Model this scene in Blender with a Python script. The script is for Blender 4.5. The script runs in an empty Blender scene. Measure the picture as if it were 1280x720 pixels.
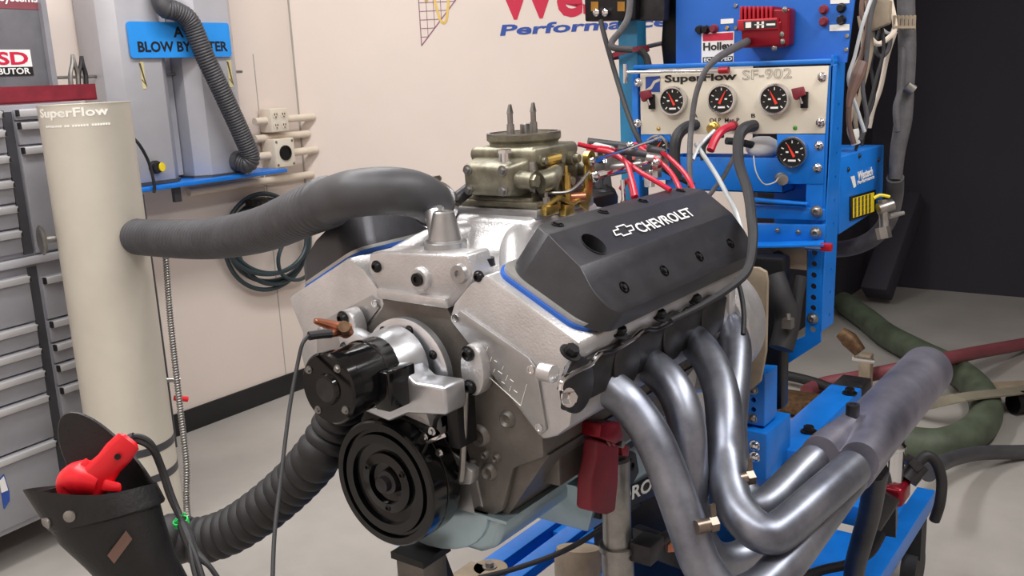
import bpy, bmesh, math, random
from mathutils import Vector as V, Matrix, Quaternion
random.seed(7)
PI = math.pi
S = bpy.context.scene
COL = S.collection

# ---------------------------------------------------------------- camera, world, lights
F, CX, CY = 1200.0, 640.0, 360.0
CAM = V((-0.987, -0.989, 1.457))
_dn = V((260.0, 5390.0, F)).normalized()                       # image x right, y down, z forward
_hz = lambda x: CY - (_dn.x*(x-CX) + _dn.z*F)/_dn.y
EX = V((1530-CX, _hz(1530)-CY, F)).normalized()
EZ = -_dn
EY = EZ.cross(EX)
cd = bpy.data.cameras.new('camera'); cam = bpy.data.objects.new('camera', cd); COL.objects.link(cam)
cd.sensor_width = 36; cd.lens = 36*F/1280; cd.clip_start = 0.02
cam.matrix_world = Matrix(((EX.x, -EX.y, -EX.z, CAM.x), (EY.x, -EY.y, -EY.z, CAM.y), (EZ.x, -EZ.y, -EZ.z, CAM.z), (0, 0, 0, 1)))
S.camera = cam

w = bpy.data.worlds.new('world'); S.world = w; w.use_nodes = True
w.node_tree.nodes['Background'].inputs[0].default_value = (0.95, 0.93, 0.95, 1)
w.node_tree.nodes['Background'].inputs[1].default_value = 0.30

def area(name, loc, size, power, col=(1, 0.985, 0.97), rot=(0, 0, 0)):
    l = bpy.data.lights.new(name, 'AREA'); l.shape = 'RECTANGLE'; l.size, l.size_y = size; l.energy = power; l.color = col
    o = bpy.data.objects.new(name, l); COL.objects.link(o); o.location = loc; o.rotation_euler = rot
    return o
area('ceiling_lamp_front_offscreen', (-0.9, 0.3, 3.05), (0.35, 2.4), 46)
area('ceiling_lamp_engine_offscreen', (0.8, -1.5, 3.05), (2.4, 0.35), 60)
area('ceiling_lamp_wall_offscreen', (0.8, 1.2, 3.05), (2.4, 0.35), 54)
vs = S.view_settings
vs.view_transform = 'Standard'; vs.look = 'None'; vs.gamma = 1; vs.use_curve_mapping = False; vs.exposure = 0.22

# ---------------------------------------------------------------- pixel helpers (a pixel gives a direction, the plane gives the distance)
def ray(x, y):
    d = V((x-CX, y-CY, F)); return V((EX.dot(d), EY.dot(d), EZ.dot(d)))
def onx(x, y, v): d = ray(x, y); return CAM + d*((v-CAM.x)/d.x)
def ony(x, y, v): d = ray(x, y); return CAM + d*((v-CAM.y)/d.y)
def onz(x, y, v): d = ray(x, y); return CAM + d*((v-CAM.z)/d.z)
def at(x, y, depth): return CAM + ray(x, y)*(depth/F)
def onp(x, y, p, n): d = ray(x, y); return CAM + d*((V(p)-CAM).dot(n)/d.dot(n))

# ---------------------------------------------------------------- materials
MATS = {}
def srgb(c):
    return tuple((v/255/12.92 if v/255 <= .04045 else ((v/255+.055)/1.055)**2.4) for v in c)
def mat(name, rgb, rough=.5, metal=0., var=.08, scale=8., bump=0., bscale=60., rvar=.08, spec=.5, coat=0., rgb2=None, trans=0., emit=None):
    m = bpy.data.materials.new(name); m.use_nodes = True; MATS[name] = m
    nt = m.node_tree; b = nt.nodes['Principled BSDF']; L = nt.links.new
    c = srgb(rgb); c2 = srgb(rgb2) if rgb2 else tuple(v*(1-var*2) for v in c); c1 = c if rgb2 else tuple(min(1, v*(1+var)) for v in c)
    tc = nt.nodes.new('ShaderNodeTexCoord')
    n = nt.nodes.new('ShaderNodeTexNoise'); n.inputs['Scale'].default_value = scale; n.inputs['Detail'].default_value = 5; n.inputs['Roughness'].default_value = .6
    L(tc.outputs['Object'], n.inputs['Vector'])
    r = nt.nodes.new('ShaderNodeValToRGB'); r.color_ramp.elements[0].position = .35; r.color_ramp.elements[1].position = .65
    r.color_ramp.elements[0].color = (*c2, 1); r.color_ramp.elements[1].color = (*c1, 1)
    L(n.outputs['Fac'], r.inputs['Fac']); L(r.outputs['Color'], b.inputs['Base Color'])
    mr = nt.nodes.new('ShaderNodeMapRange'); mr.inputs['To Min'].default_value = max(.02, rough-rvar); mr.inputs['To Max'].default_value = min(1, rough+rvar)
    L(n.outputs['Fac'], mr.inputs['Value']); L(mr.outputs['Result'], b.inputs['Roughness'])
    b.inputs['Metallic'].default_value = metal; b.inputs['Specular IOR Level'].default_value = spec; b.inputs['Coat Weight'].default_value = coat
    if trans: b.inputs['Transmission Weight'].default_value = trans
    if emit: b.inputs['Emission Color'].default_value = (*srgb(emit[0]), 1); b.inputs['Emission Strength'].default_value = emit[1]
    if bump:
        n2 = nt.nodes.new('ShaderNodeTexNoise'); n2.inputs['Scale'].default_value = bscale; n2.inputs['Detail'].default_value = 4
        L(tc.outputs['Object'], n2.inputs['Vector'])
        bp = nt.nodes.new('ShaderNodeBump'); bp.inputs['Strength'].default_value = bump; bp.inputs['Distance'].default_value = .002
        L(n2.outputs['Fac'], bp.inputs['Height']); L(bp.outputs['Normal'], b.inputs['Normal'])
    return m
mat('wall', (224, 211, 202), .75, var=.02, scale=1.5, bump=.15, bscale=90)
mat('ceiling', (225, 222, 216), .8, var=.02)
mat('dark_wall', (42, 40, 50), .8, var=.1, scale=2)
mat('floor', (168, 164, 159), .42, var=.07, scale=2.2, bump=.08, bscale=30, rvar=.12)
mat('black_vinyl', (26, 26, 28), .5)
mat('blue', (14, 112, 205), .35, var=.06, scale=14, rvar=.08, bump=.05, bscale=40)
mat('blue_board', (22, 98, 192), .5, var=.05, scale=3)
mat('teal', (38, 118, 158), .45, var=.12, scale=10)
mat('cast_alu', (198, 197, 198), .38, .7, var=.06, scale=14, bump=.35, bscale=260)
mat('machined', (168, 168, 169), .36, .85, var=.04, scale=30, bump=.03, bscale=200, rvar=.04)
mat('bright_alu', (205, 207, 212), .32, .9, var=.04, scale=25)
mat('block_grey', (112, 108, 104), .5, .6, var=.12, scale=14, bump=.2, bscale=180)
mat('block_side', (58, 57, 58), .55, .5, var=.2, scale=14, bump=.3, bscale=120)
mat('cover', (64, 64, 68), .38, .6, var=.05, scale=30, bump=.12, bscale=400)
mat('cover_edge', (175, 174, 170), .4, .7)
mat('black_gloss', (10, 10, 12), .13, .2, var=.1, spec=.6)
mat('black_satin', (17, 17, 20), .38, .3)
mat('black_rubber', (30, 30, 33), .62, var=.12, scale=20, bump=.15, bscale=90)
mat('hose_grey', (66, 66, 70), .5, var=.1, scale=12, bump=.15, bscale=70)
mat('header', (150, 154, 164), .40, .88, rgb2=(108, 112, 124), scale=9, bump=.06, bscale=70, rvar=.08)
mat('collector', (158, 156, 170), .44, .88, rgb2=(122, 122, 138), scale=8, bump=.06, bscale=90)
mat('pan_zinc', (168, 190, 200), .34, .6, var=.08, scale=6, bump=.08, bscale=60)
mat('carb', (150, 146, 128), .42, .75, rgb2=(104, 101, 88), scale=22, bump=.2, bscale=150)
mat('brass', (196, 166, 92), .3, .9, var=.15, scale=40)
mat('chrome', (214, 214, 216), .12, 1, var=.03)
mat('steel', (150, 148, 145), .35, .9, var=.12, scale=25)
mat('dark_steel', (64, 63, 66), .42, .8, var=.15, scale=25)
mat('rusty', (110, 84, 60), .6, .6, var=.25, scale=40)
mat('copper', (176, 114, 88), .35, .85, var=.1, scale=30)
mat('bronze', (124, 112, 102), .35, .85, var=.15, scale=40)
mat('red_wire', (184, 18, 48), .4, var=.06)
mat('red_paint', (170, 22, 40), .35, .1, var=.05)
mat('red_plastic', (222, 22, 36), .38, var=.04)
mat('red_ano', (132, 14, 34), .3, .5, var=.1)
mat('dull_red', (120, 26, 42), .55, var=.12, scale=20)
mat('maroon', (128, 66, 74), .6, var=.1)
mat('tower_white', (214, 208, 194), .42, var=.03, scale=4, bump=.05, bscale=30)
mat('tower_print', (240, 238, 230), .4)
mat('lid_grey', (120, 120, 126), .45, .2)
mat('chest_grey', (160, 160, 167), .38, .35, var=.05, scale=5)
mat('chest_dark', (84, 84, 90), .42, .5)
mat('handle_alu', (226, 226, 230), .3, .5, var=.02, rvar=.02)
mat('meter_steel', (188, 188, 194), .40, .3, var=.05, scale=3)
mat('meter_dark', (92, 92, 96), .45, .5)
mat('cream', (214, 206, 190), .5, var=.03, scale=5)
mat('conduit', (218, 205, 188), .5, var=.04)
mat('leather', (17, 17, 19), .5, var=.12, scale=30, bump=.3, bscale=180)
mat('green_hose', (80, 90, 74), .6, var=.15, scale=12, bump=.2, bscale=60)
mat('teal_cable', (40, 56, 62), .45)
mat('tan', (150, 136, 116), .6, var=.12, scale=14)
mat('strap', (126, 120, 104), .8, bump=.3, bscale=200)
mat('gauge_black', (16, 16, 17), .4)
mat('white_ink', (232, 232, 230), .5, var=.02)
mat('black_ink', (26, 24, 26), .5, var=.02)
mat('grey_ink', (168, 164, 156), .5, var=.02)
mat('red_ink', (196, 30, 66), .5, var=.02)
mat('blue_ink', (42, 76, 158), .5, var=.02)
mat('purple_ink', (142, 96, 116), .5, var=.02)
mat('gold_ink', (222, 188, 96), .5, var=.02)
mat('brown_ink', (86, 76, 40), .5, var=.02)
mat('tape', (198, 186, 142), .6, var=.05)
mat('needle_red', (232, 60, 40), .5)
mat('sign_blue', (42, 142, 226), .4, var=.03)
mat('yellow', (236, 210, 30), .45, var=.03)
mat('blue_gasket', (28, 88, 178), .5)
mat('green_clip', (40, 190, 90), .4)
mat('green_fit', (70, 150, 60), .4, .4)
mat('wire_brown', (110, 84, 74), .55)
mat('sleeve', (76, 74, 77), .7, var=.15, scale=30, bump=.4, bscale=150)
mat('wood', (120, 92, 66), .6, var=.2, scale=20)
mat('clear_tube', (180, 184, 186), .25, var=.03)
mat('amber', (150, 104, 30), .3, var=.1)

# ---------------------------------------------------------------- mesh helpers
class MB:
    def __init__(s): s.v = []; s.f = []
    def quadring(s, rings, closed=False, caps=(True, True)):
        n = len(rings[0]); b = len(s.v)
        for r in rings: s.v += [V(p) for p in r]
        m = len(rings)
        for i in range(m if closed else m-1):
            a = b+i*n; c = b+((i+1) % m)*n
            for j in range(n): s.f.append((a+j, a+(j+1) % n, c+(j+1) % n, c+j))
        if not closed:
            if caps[0]: s.f.append(tuple(b+j for j in range(n))[::-1])
            if caps[1]: s.f.append(tuple(b+(m-1)*n+j for j in range(n)))
        return s
    def box(s, c, size, rot=None):
        c = V(c); h = V(size)/2; b = len(s.v)
        for x in (-1, 1):
            for y in (-1, 1):
                for z in (-1, 1):
                    p = V((x*h.x, y*h.y, z*h.z)); s.v.append(c + (rot @ p if rot else p))
        for f in ((0, 1, 3, 2), (4, 6, 7, 5), (0, 4, 5, 1), (2, 3, 7, 6), (0, 2, 6, 4), (1, 5, 7, 3)): s.f.append(tuple(b+i for i in f))
        return s
    def bar(s, a, b_, wd, ht, up=(0, 0, 1)):
        a = V(a); b_ = V(b_); d = (b_-a); u = V(up); sx = d.cross(u).normalized(); u = sx.cross(d).normalized()
        rings = [[p+sx*(i*wd/2)+u*(j*ht/2) for i, j in ((-1, -1), (1, -1), (1, 1), (-1, 1))] for p in (a, b_)]
        return s.quadring(rings)
    def cyl(s, a, b_, r0, r1=None, n=24, caps=(True, True)):
        a = V(a); b_ = V(b_); r1 = r0 if r1 is None else r1; d = (b_-a).normalized()
        x = d.orthogonal().normalized(); y = d.cross(x)
        return s.quadring([[p+(x*math.cos(2*PI*k/n)+y*math.sin(2*PI*k/n))*r for k in range(n)] for p, r in ((a, r0), (b_, r1))], caps=caps)
    def lathe(s, o, d, prof, n=32, closed=False):      # prof: (along, radius)
        o = V(o); d = V(d).normalized(); x = d.orthogonal().normalized(); y = d.cross(x)
        return s.quadring([[o+d*t+(x*math.cos(2*PI*k/n)+y*math.sin(2*PI*k/n))*max(r, 1e-5) for k in range(n)] for t, r in prof], closed=closed, caps=(not closed, not closed))
    def prism(s, poly, off):                           # poly: 3D points, off: vector
        off = V(off); return s.quadring([[V(p) for p in poly], [V(p)+off for p in poly]])
    def tube(s, pts, r, n=14, seg=8, rib=None, caps=(True, True), cr=True):
        P = [V(p) for p in pts]
        rr = r if isinstance(r, (list, tuple)) else [r]*len(P)
        Q = []; R = []
        if cr and len(P) > 2:
            for i in range(len(P)-1):
                p0 = P[max(i-1, 0)]; p1 = P[i]; p2 = P[i+1]; p3 = P[min(i+2, len(P)-1)]
                for k in range(seg):
                    t = k/seg; t2 = t*t; t3 = t2*t
                    Q.append(.5*((2*p1)+(p2-p0)*t+(2*p0-5*p1+4*p2-p3)*t2+(3*p1-p0-3*p2+p3)*t3)); R.append(rr[i]+(rr[i+1]-rr[i])*t)
            Q.append(P[-1]); R.append(rr[-1])
        else: Q, R = P, list(rr)
        if rib:                                        # resample finely: (pitch, depth, t0, t1)
            pitch, dep, t0, t1 = rib
            L = [0]
            for i in range(1, len(Q)): L.append(L[-1]+(Q[i]-Q[i-1]).length)
            N = int(L[-1]/pitch*4); Q2 = []; R2 = []; j = 0
            for k in range(N+1):
                t = L[-1]*k/N
                while j < len(L)-2 and L[j+1] < t: j += 1
                f = (t-L[j])/max(1e-9, L[j+1]-L[j]); Q2.append(Q[j].lerp(Q[j+1], f)); rad = R[j]+(R[j+1]-R[j])*f
                u = t/L[-1]
                if t0 <= u <= t1: rad += dep*(0, .8, 1, .8)[k % 4] - dep/2
                R2.append(rad)
            Q, R = Q2, R2
        T = [(Q[min(i+1, len(Q)-1)]-Q[max(i-1, 0)]).normalized() for i in range(len(Q))]
        x = T[0].orthogonal().normalized(); rings = []
        for i, q in enumerate(Q):
            x = (x - T[i]*x.dot(T[i])).normalized(); y = T[i].cross(x)
            rings.append([q+(x*math.cos(2*PI*k/n)+y*math.sin(2*PI*k/n))*R[i] for k in range(n)])
        return s.quadring(rings, caps=caps)
    def ball(s, c, r, n=12, sc=(1, 1, 1)):
        c = V(c); rings = []
        for i in range(1, n//2):
            a = PI*i/(n//2); rings.append([c+V((sc[0]*r*math.sin(a)*math.cos(2*PI*k/n), sc[1]*r*math.sin(a)*math.sin(2*PI*k/n), -sc[2]*r*math.cos(a))) for k in range(n)])
        return s.quadring(rings)
    def build(s, name, m, parent=None, bevel=0, bseg=2, ang=35, solid=0):
        me = bpy.data.meshes.new(name)
        lo = V((min(p.x for p in s.v), min(p.y for p in s.v), min(p.z for p in s.v))); hi = V((max(p.x for p in s.v), max(p.y for p in s.v), max(p.z for p in s.v)))
        c = (lo+hi)/2
        me.from_pydata([p-c for p in s.v], [], s.f)
        bm = bmesh.new(); bm.from_mesh(me)
        bmesh.ops.recalc_face_normals(bm, faces=bm.faces)
        if bevel:
            ed = [e for e in bm.edges if len(e.link_faces) == 2 and e.calc_face_angle(0) > math.radians(28)]
            try: bmesh.ops.bevel(bm, geom=ed, offset=bevel, segments=bseg, affect='EDGES', profile=.5, clamp_overlap=True)
            except Exception: pass
        bm.to_mesh(me); bm.free()
        for p in me.polygons: p.use_smooth = True
        me.set_sharp_from_angle(angle=math.radians(ang))
        me.materials.append(MATS[m])
        o = bpy.data.objects.new(name, me); COL.objects.link(o); o.location = c
        adopt(o, parent); return o
WORLD = {}
def adopt(o, parent):
    WORLD[o.name] = o.location.copy()
    if parent:
        o.parent = parent; o.matrix_parent_inverse = Matrix.Translation(-WORLD[parent.name])
def thing(name, label, cat, loc, group=None):
    o = bpy.data.objects.new(name, None); COL.objects.link(o); o.location = loc; o.empty_display_size = .05; WORLD[o.name] = V(loc)
    return tag(o, label, cat, group)
def tag(o, label, cat, group=None):
    o['label'] = label; o['category'] = cat
    if group: o['group'] = group
    return o
def struct(o): o['kind'] = 'structure'; return o
def part(o, label): o['label'] = label; return o
_mc = {}
def inst(name, key, make, m, loc, nrm=(0, 0, 1), parent=None, roll=0):   # shared-mesh copies, local +Z turned to nrm
    k = (key, m)
    if k not in _mc:
        t = make().build(name, m); _mc[k] = (t.data, WORLD[t.name].copy()); WORLD.pop(t.name); bpy.data.objects.remove(t)
    me, c = _mc[k]
    o = bpy.data.objects.new(name, me); COL.objects.link(o)
    q = V((0, 0, 1)).rotation_difference(V(nrm)) @ Quaternion((0, 0, 1), roll)
    o.rotation_mode = 'QUATERNION'; o.rotation_quaternion = q; o.location = V(loc) + q @ c
    adopt(o, parent); return o
def hexbolt(r=.008, h=.007):
    b = MB(); b.cyl((0, 0, 0), (0, 0, h*.3), r*1.5, n=16); b.cyl((0, 0, h*.3), (0, 0, h*1.3), r, r*.94, n=6); return b
def roundbolt(r=.008, h=.006):
    b = MB(); b.lathe((0, 0, 0), (0, 0, 1), [(0, r*1.25), (h*.25, r*1.25), (h*.3, r), (h*.8, r*.85), (h, r*.5), (h*.6, r*.45), (h*.6, 0)], n=14); return b
def bolt(parent, loc, nrm, r=.008, m='chrome', kind='hex', name='bolt'):
    f = hexbolt if kind == 'hex' else roundbolt
    return inst(name, (kind, r), lambda: f(r, r*.9), m, loc, nrm, parent)
def text(name, s, origin, xd, ud, width, height, m, parent=None, ext=.0006, bold=0., outline=False, shear=0.):
    cu = bpy.data.curves.new(name, 'FONT'); cu.body = s; cu.size = 1; cu.offset = bold; cu.shear = shear; cu.resolution_u = 3
    if outline: cu.fill_mode = 'NONE'; cu.bevel_depth = .014; cu.bevel_resolution = 0
    else: cu.extrude = .01
    t = bpy.data.objects.new(name, cu); COL.objects.link(t)
    dg = bpy.context.evaluated_depsgraph_get(); me = bpy.data.meshes.new_from_object(t.evaluated_get(dg))
    bpy.data.objects.remove(t); bpy.data.curves.remove(cu)
    xs = [v.co.x for v in me.vertices]; ys = [v.co.y for v in me.vertices]
    x0, x1, y0, y1 = min(xs), max(xs), min(ys), max(ys)
    xd = V(xd).normalized(); ud = V(ud); ud = (ud-xd*ud.dot(xd)).normalized(); nd = xd.cross(ud); o = V(origin)
    for v in me.vertices:
        c = v.co.copy(); v.co = xd*((c.x-x0)/(x1-x0)*width)+ud*((c.y-y0)/(y1-y0)*height)+nd*(ext if c.z > 0 else -ext*.5)
    me.materials.clear(); me.materials.append(MATS[m])
    ob = bpy.data.objects.new(name, me); COL.objects.link(ob); ob.location = o; adopt(ob, parent); return ob
def drill(o, spots, r, depth, n=24):                               # cut round holes into a solid part
    c = MB()
    for p, nr in spots: c.cyl(V(p)+V(nr)*.004, V(p)-V(nr)*depth, r, n=n)
    t = c.build('cutter', o.data.materials[0].name); md = o.modifiers.new('holes', 'BOOLEAN'); md.operation = 'DIFFERENCE'; md.solver = 'EXACT'; md.object = t
    bpy.context.view_layer.update()
    me = bpy.data.meshes.new_from_object(o.evaluated_get(bpy.context.evaluated_depsgraph_get()))
    o.modifiers.clear(); nm = o.data.materials[0]; o.data = me
    me.materials.clear(); me.materials.append(nm)
    for p in me.polygons: p.material_index = 0
    me.set_sharp_from_angle(angle=math.radians(18))
    WORLD.pop(t.name, None); bpy.data.objects.remove(t)
def sleeve(r, depth): return lambda: MB().lathe((0, 0, 0), (0, 0, 1), [(-depth, r*.95), (.0004, r*.95), (.0004, r), (-depth, r)], n=24, closed=True)
def lerp(a, b, t): return V(a)*(1-t)+V(b)*t
# ================================================================ THE ROOM
YW = 2.53                                                        # wall with conduits, parallel to the crankshaft
CORNER = V((2.16, YW, 0))
a_ = math.radians(-54); WU = V((math.cos(a_), math.sin(a_), 0)); WN = V((WU.y, -WU.x, 0))   # angled lettered wall, WN towards camera
WEND = CORNER + WU*2.15
struct(MB().box((1.6, 0, -.05), (8.4, 8.0, .1)).build('floor', 'floor'))
struct(MB().prism([(-2.2, YW, 0), (CORNER.x, YW, 0), (CORNER.x, YW, 3.1), (-2.2, YW, 3.1)], (0, .12, 0)).build('wall_left', 'wall'))
struct(MB().prism([CORNER, WEND, WEND+V((0, 0, 3.1)), CORNER+V((0, 0, 3.1))], -WN*.12).build('wall_back', 'wall'))
struct(MB().prism([(WEND.x+.02, WEND.y-.02, 0), (5.4, WEND.y-.02, 0), (5.4, WEND.y-.02, 3.1), (WEND.x+.02, WEND.y-.02, 3.1)], (0, .1, 0)).build('wall_side', 'dark_wall'))
struct(MB().prism([(5.35, WEND.y+.1, 0), (5.35, -3.8, 0), (5.35, -3.8, 3.1), (5.35, WEND.y+.1, 3.1)], (.1, 0, 0)).build('wall_right', 'dark_wall'))
struct(MB().box((1.6, -.6, 3.12), (8.4, 7.2, .06)).build('ceiling', 'ceiling'))
struct(MB().box((-2.25, -.6, 1.55), (.1, 7.0, 3.1)).build('wall_front', 'wall'))
struct(MB().box((1.6, -3.85, 1.55), (7.8, .1, 3.1)).build('wall_near', 'wall'))
sk = MB().prism([(-2.2, YW-.002, 0), (CORNER.x, YW-.002, 0), (CORNER.x, YW-.002, .1), (-2.2, YW-.002, .1)], (0, -.008, 0)); struct(sk.build('baseboard_left', 'black_vinyl', bevel=.002))
p0 = CORNER+WN*.002; p1 = WEND+WN*.002
struct(MB().prism([p0, p1, p1+V((0, 0, .1)), p0+V((0, 0, .1))], WN*.008).build('baseboard_back', 'black_vinyl', bevel=.002))
e = ony(358, 475, YW); struct(MB().box((e.x, YW-.0005, .1+.75), (.004, .003, 1.5)).build('trim_1', 'grey_ink'))
struct(MB().box((CORNER.x+.002, YW-.004, 1.6), (.006, .006, 3.0)).build('trim_2', 'grey_ink'))

# lettering on the angled wall
def wl(x, y): return onp(x, y, CORNER, WN) + WN*.001
o1 = wl(625, 45); e1 = wl(836, 33); th = wl(625, 22)
sg = thing('wall_lettering', 'red and blue lettering painted on beige wall behind the engine', 'lettering', V((o1.x, o1.y, o1.z)))
xd = (e1-o1); text('blue_word', 'Performance', o1, xd, (0, 0, 1), xd.length, .050, 'blue_ink', sg, bold=.03, shear=.12)
o2 = wl(622, 26); e2 = wl(872, 14); xd2 = e2-o2
text('red_word', 'Westech', o2+WN*.0, xd2, (0, 0, 1), xd2.length, .2, 'red_ink', sg, bold=.03)
# triangular graph logo: apex down
A0 = wl(527, 57); up = V((0, 0, 1)); hgt = .46; wid = .40
tg = thing('wall_graph_logo', 'purple triangular grid logo with golden curve painted on beige wall', 'logo', A0)
g = MB(); n_ = 11
def wbar(g, a, b, wdt): 
    d = (b-a).normalized(); s_ = d.cross(WN).normalized()*wdt/2
    g.prism([a-s_, b-s_, b+s_, a+s_], WN*.0008)
TR = lambda u, v: A0 + WU*(wid*u) + up*(hgt*v)                   # triangle u<=v
wbar(g, TR(0, 0), TR(0, 1), .004); wbar(g, TR(0, 0), TR(1, 1), .005); wbar(g, TR(0, 1), TR(1, 1), .004)
for k in range(1, n_+1):
    t = k/(n_+1); wbar(g, TR(0, t), TR(t, t), .0025); wbar(g, TR(t, t), TR(t, 1), .0025)
g.build('grid', 'purple_ink', tg)
g = MB(); cv = [(.04, .75), (.06, .52), (.085, .43), (.11, .46), (.125, .6), (.13, .8)]; cv2 = [(.15, .8), (.17, .55), (.20, .36), (.235, .24), (.27, .205), (.305, .23), (.335, .36), (.355, .55), (.37, .8)]
for c in (cv, cv2):
    for i in range(len(c)-1): wbar(g, TR(*c[i])+WN*.001, TR(*c[i+1])+WN*.001, .011)
g.build('curve', 'gold_ink', tg)

# ================================================================ AIR TOWER
TC = V((.655, 1.79, 0)); TR_ = .131; TZ = 1.432
tw = thing('air_tower', 'tall cream white cylinder with faint SuperFlow print and steel bands near its foot', 'cylinder', TC)
b = MB(); b.lathe(TC, (0, 0, 1), [(0, TR_), (TZ-.006, TR_), (TZ, TR_+.003), (TZ, TR_-.006), (TZ-.05, TR_-.006), (TZ-.05, 0)], n=64); b.build('body', 'tower_white', tw)
for z, m in ((.33, 'chest_dark'), (.235, 'chest_dark')):
    b = MB(); b.lathe(TC+V((0, 0, z)), (0, 0, 1), [(0, TR_+.0015), (.025, TR_+.0015), (.025, TR_-.001), (0, TR_-.001)], n=64, closed=True); b.build('band', m, tw)
def on_cyl(px, py, c, r):                                          # front hit of a pixel ray on a vertical cylinder
    d = ray(px, py); ox, oy = CAM.x-c.x, CAM.y-c.y; A = d.x**2+d.y**2; B = 2*(ox*d.x+oy*d.y); Cc = ox*ox+oy*oy-r*r
    D = B*B-4*A*Cc; t = (-B-math.sqrt(max(D, 0)))/(2*A); return CAM+d*t
def wrap_text(name, s, px0, px1, py, height, m, parent, c, r, bold=.02, slope=0):
    a = on_cyl(px0, py, c, r); e = on_cyl(px1, py, c, r); th0 = math.atan2(a.y-c.y, a.x-c.x); th1 = math.atan2(e.y-c.y, e.x-c.x)
    if th1 < th0: th1 += 2*PI
    t = text(name, s, (0, 0, 0), (1, 0, 0), (0, 0, 1), r*(th1-th0), height, m, None, ext=.0008, bold=bold)
    for v in t.data.vertices:
        th = th0+v.co.x/r; rr = r+.0006-v.co.y; v.co = V((c.x+rr*math.cos(th), c.y+rr*math.sin(th), a.z+v.co.z+slope*v.co.x))-c
    t.location = c; adopt(t, parent); return t
wrap_text('print', 'SuperFlow', 52, 137, 151, .034, 'tower_print', tw, TC, TR_)
wrap_text('print', '-------- -- ------ -------', 58, 138, 160, .006, 'tower_print', tw, TC, TR_, bold=.0)
kn = on_cyl(74, 296, TC, TR_); dk = V((-.75, -.66, 0)).normalized()
kn = TC + V((dk.x*TR_, dk.y*TR_, kn.z))
kn = on_cyl(70, 298, TC, TR_); dk = V((kn.x-TC.x, kn.y-TC.y, 0)).normalized(); dk = (dk*.5+V((-.8, .1, 0))).normalized()
b = MB(); b.cyl(kn-dk*.01, kn+dk*.035, .011, n=16); b.lathe(kn+dk*.03, dk, [(0, .012), (.004, .04), (.012, .046), (.016, .04), (.014, .0)], n=28); b.build('clamp_knob', 'steel', tw)
# side sight tube on the tower
a0 = on_cyl(181, 320, TC, TR_) ; 
hs = [TC+V((TR_*math.cos(t), TR_*math.sin(t), 0)) for t in (-.15,)][0]
b = MB(); b.tube([hs+V((.012, 0, 1.14)), hs+V((.014, 0, .8)), hs+V((.012, -.004, .28))], .006, n=8); part(b.build('sight_tube', 'chest_dark', tw), 'thin dark vertical tube on the side')
b = MB(); b.cyl(hs+V((0, 0, .52)), hs+V((.05, -.02, .51)), .008, n=10); b.build('valve', 'steel', tw)
b = MB(); b.cyl(hs+V((.02, -.02, .455)), hs+V((.06, -.035, .44)), .009, n=12); part(b.build('plug', 'red_plastic', tw), 'red plug')

# flexible steel conduit hanging beside the tower
fx = [at(207, 318, 2.95), at(213, 400, 2.94), at(224, 500, 2.9), at(233, 580, 2.86), at(234, 640, 2.82), at(250, 735, 2.6)]
o = MB().tube(fx, .0085, n=10, rib=(.008, .003, 0, 1)).build('flexible_conduit', 'steel'); tag(o, 'thin ribbed steel flexible conduit hanging down beside the cream cylinder', 'conduit')

# ================================================================ TOOL CHEST
c7 = math.radians(5.5); CU = V((math.cos(c7), math.sin(c7), 0)); CN = V((CU.y, -CU.x, 0))
CO = onz(0, 672, .12); CO.z = 0
def ch(x, y): 
    p = onp(x, y, CO, CN); return (p-CO).dot(CU), p.z
def CP(s, z, d=0): return CO+CU*s+V((0, 0, z))+CN*d
tc_ = thing('tool_chest', 'grey steel rolling tool chest with many drawers behind the cream cylinder', 'tool chest', CO+CU*.1-CN*.2)
S0, S1 = -.55, .52
zt = ch(20, 131)[1]; zb = .12; zmid = ch(0, 333)[1]
def cbox(s0, s1, z0, z1, d0, d1):
    return MB().prism([CP(s0, z0, d0), CP(s1, z0, d0), CP(s1, z1, d0), CP(s0, z1, d0)], CN*(d1-d0))
cbox(S0, S1, zb, zmid-.012, -.4, 0).build('body', 'chest_grey', tc_, bevel=.004)
cbox(S0+.01, S1-.01, zmid+.012, zt, -.39, -.006).build('upper_body', 'chest_grey', tc_, bevel=.004)
cbox(S0-.012, S1+.012, zmid-.012, zmid+.012, -.4, .018).build('top_ledge', 'meter_steel', tc_, bevel=.004)
sl_post = ch(18, 240)[0]; sr_post = ch(30, 240)[0]
cbox(sl_post, sr_post, zb, zmid-.02, 0, .003).build('post', 'chest_dark', tc_); cbox(sl_post, sr_post, zmid+.02, zt-.02, -.006, .0).build('post', 'chest_dark', tc_)
for s in (S0+.07, S1-.07):
    for d in (-.34, -.06):
        b = MB(); q = CP(s, .045, d); b.cyl(q-CU*.017, q+CU*.017, .044, n=20); b.box(q+V((0, 0, .055)), (.03, .04, .045)); b.build('caster', 'black_rubber', tc_)
def drawer(s0, s1, z0, z1, d):
    o = cbox(s0, s1, z0, z1, d, d+.014).build('drawer', 'chest_grey', tc_, bevel=.0025)
    h = MB(); zz = z1-.012
    h.prism([CP(s0+.004, zz-.012, d+.014), CP(s0+.004, zz-.012, d+.026), CP(s0+.004, zz+.008, d+.03), CP(s0+.004, zz+.010, d+.014)], CU*(s1-s0-.008)); h.build('handle', 'handle_alu', o, bevel=.0015)
    for s_ in (s0+.001, s1-.006):
        k = MB(); k.box(CP(s_+.002, zz, d+.021), (.006, .016, .02)); k.build('handle_cap', 'black_vinyl', o)
gp = .006
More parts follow.
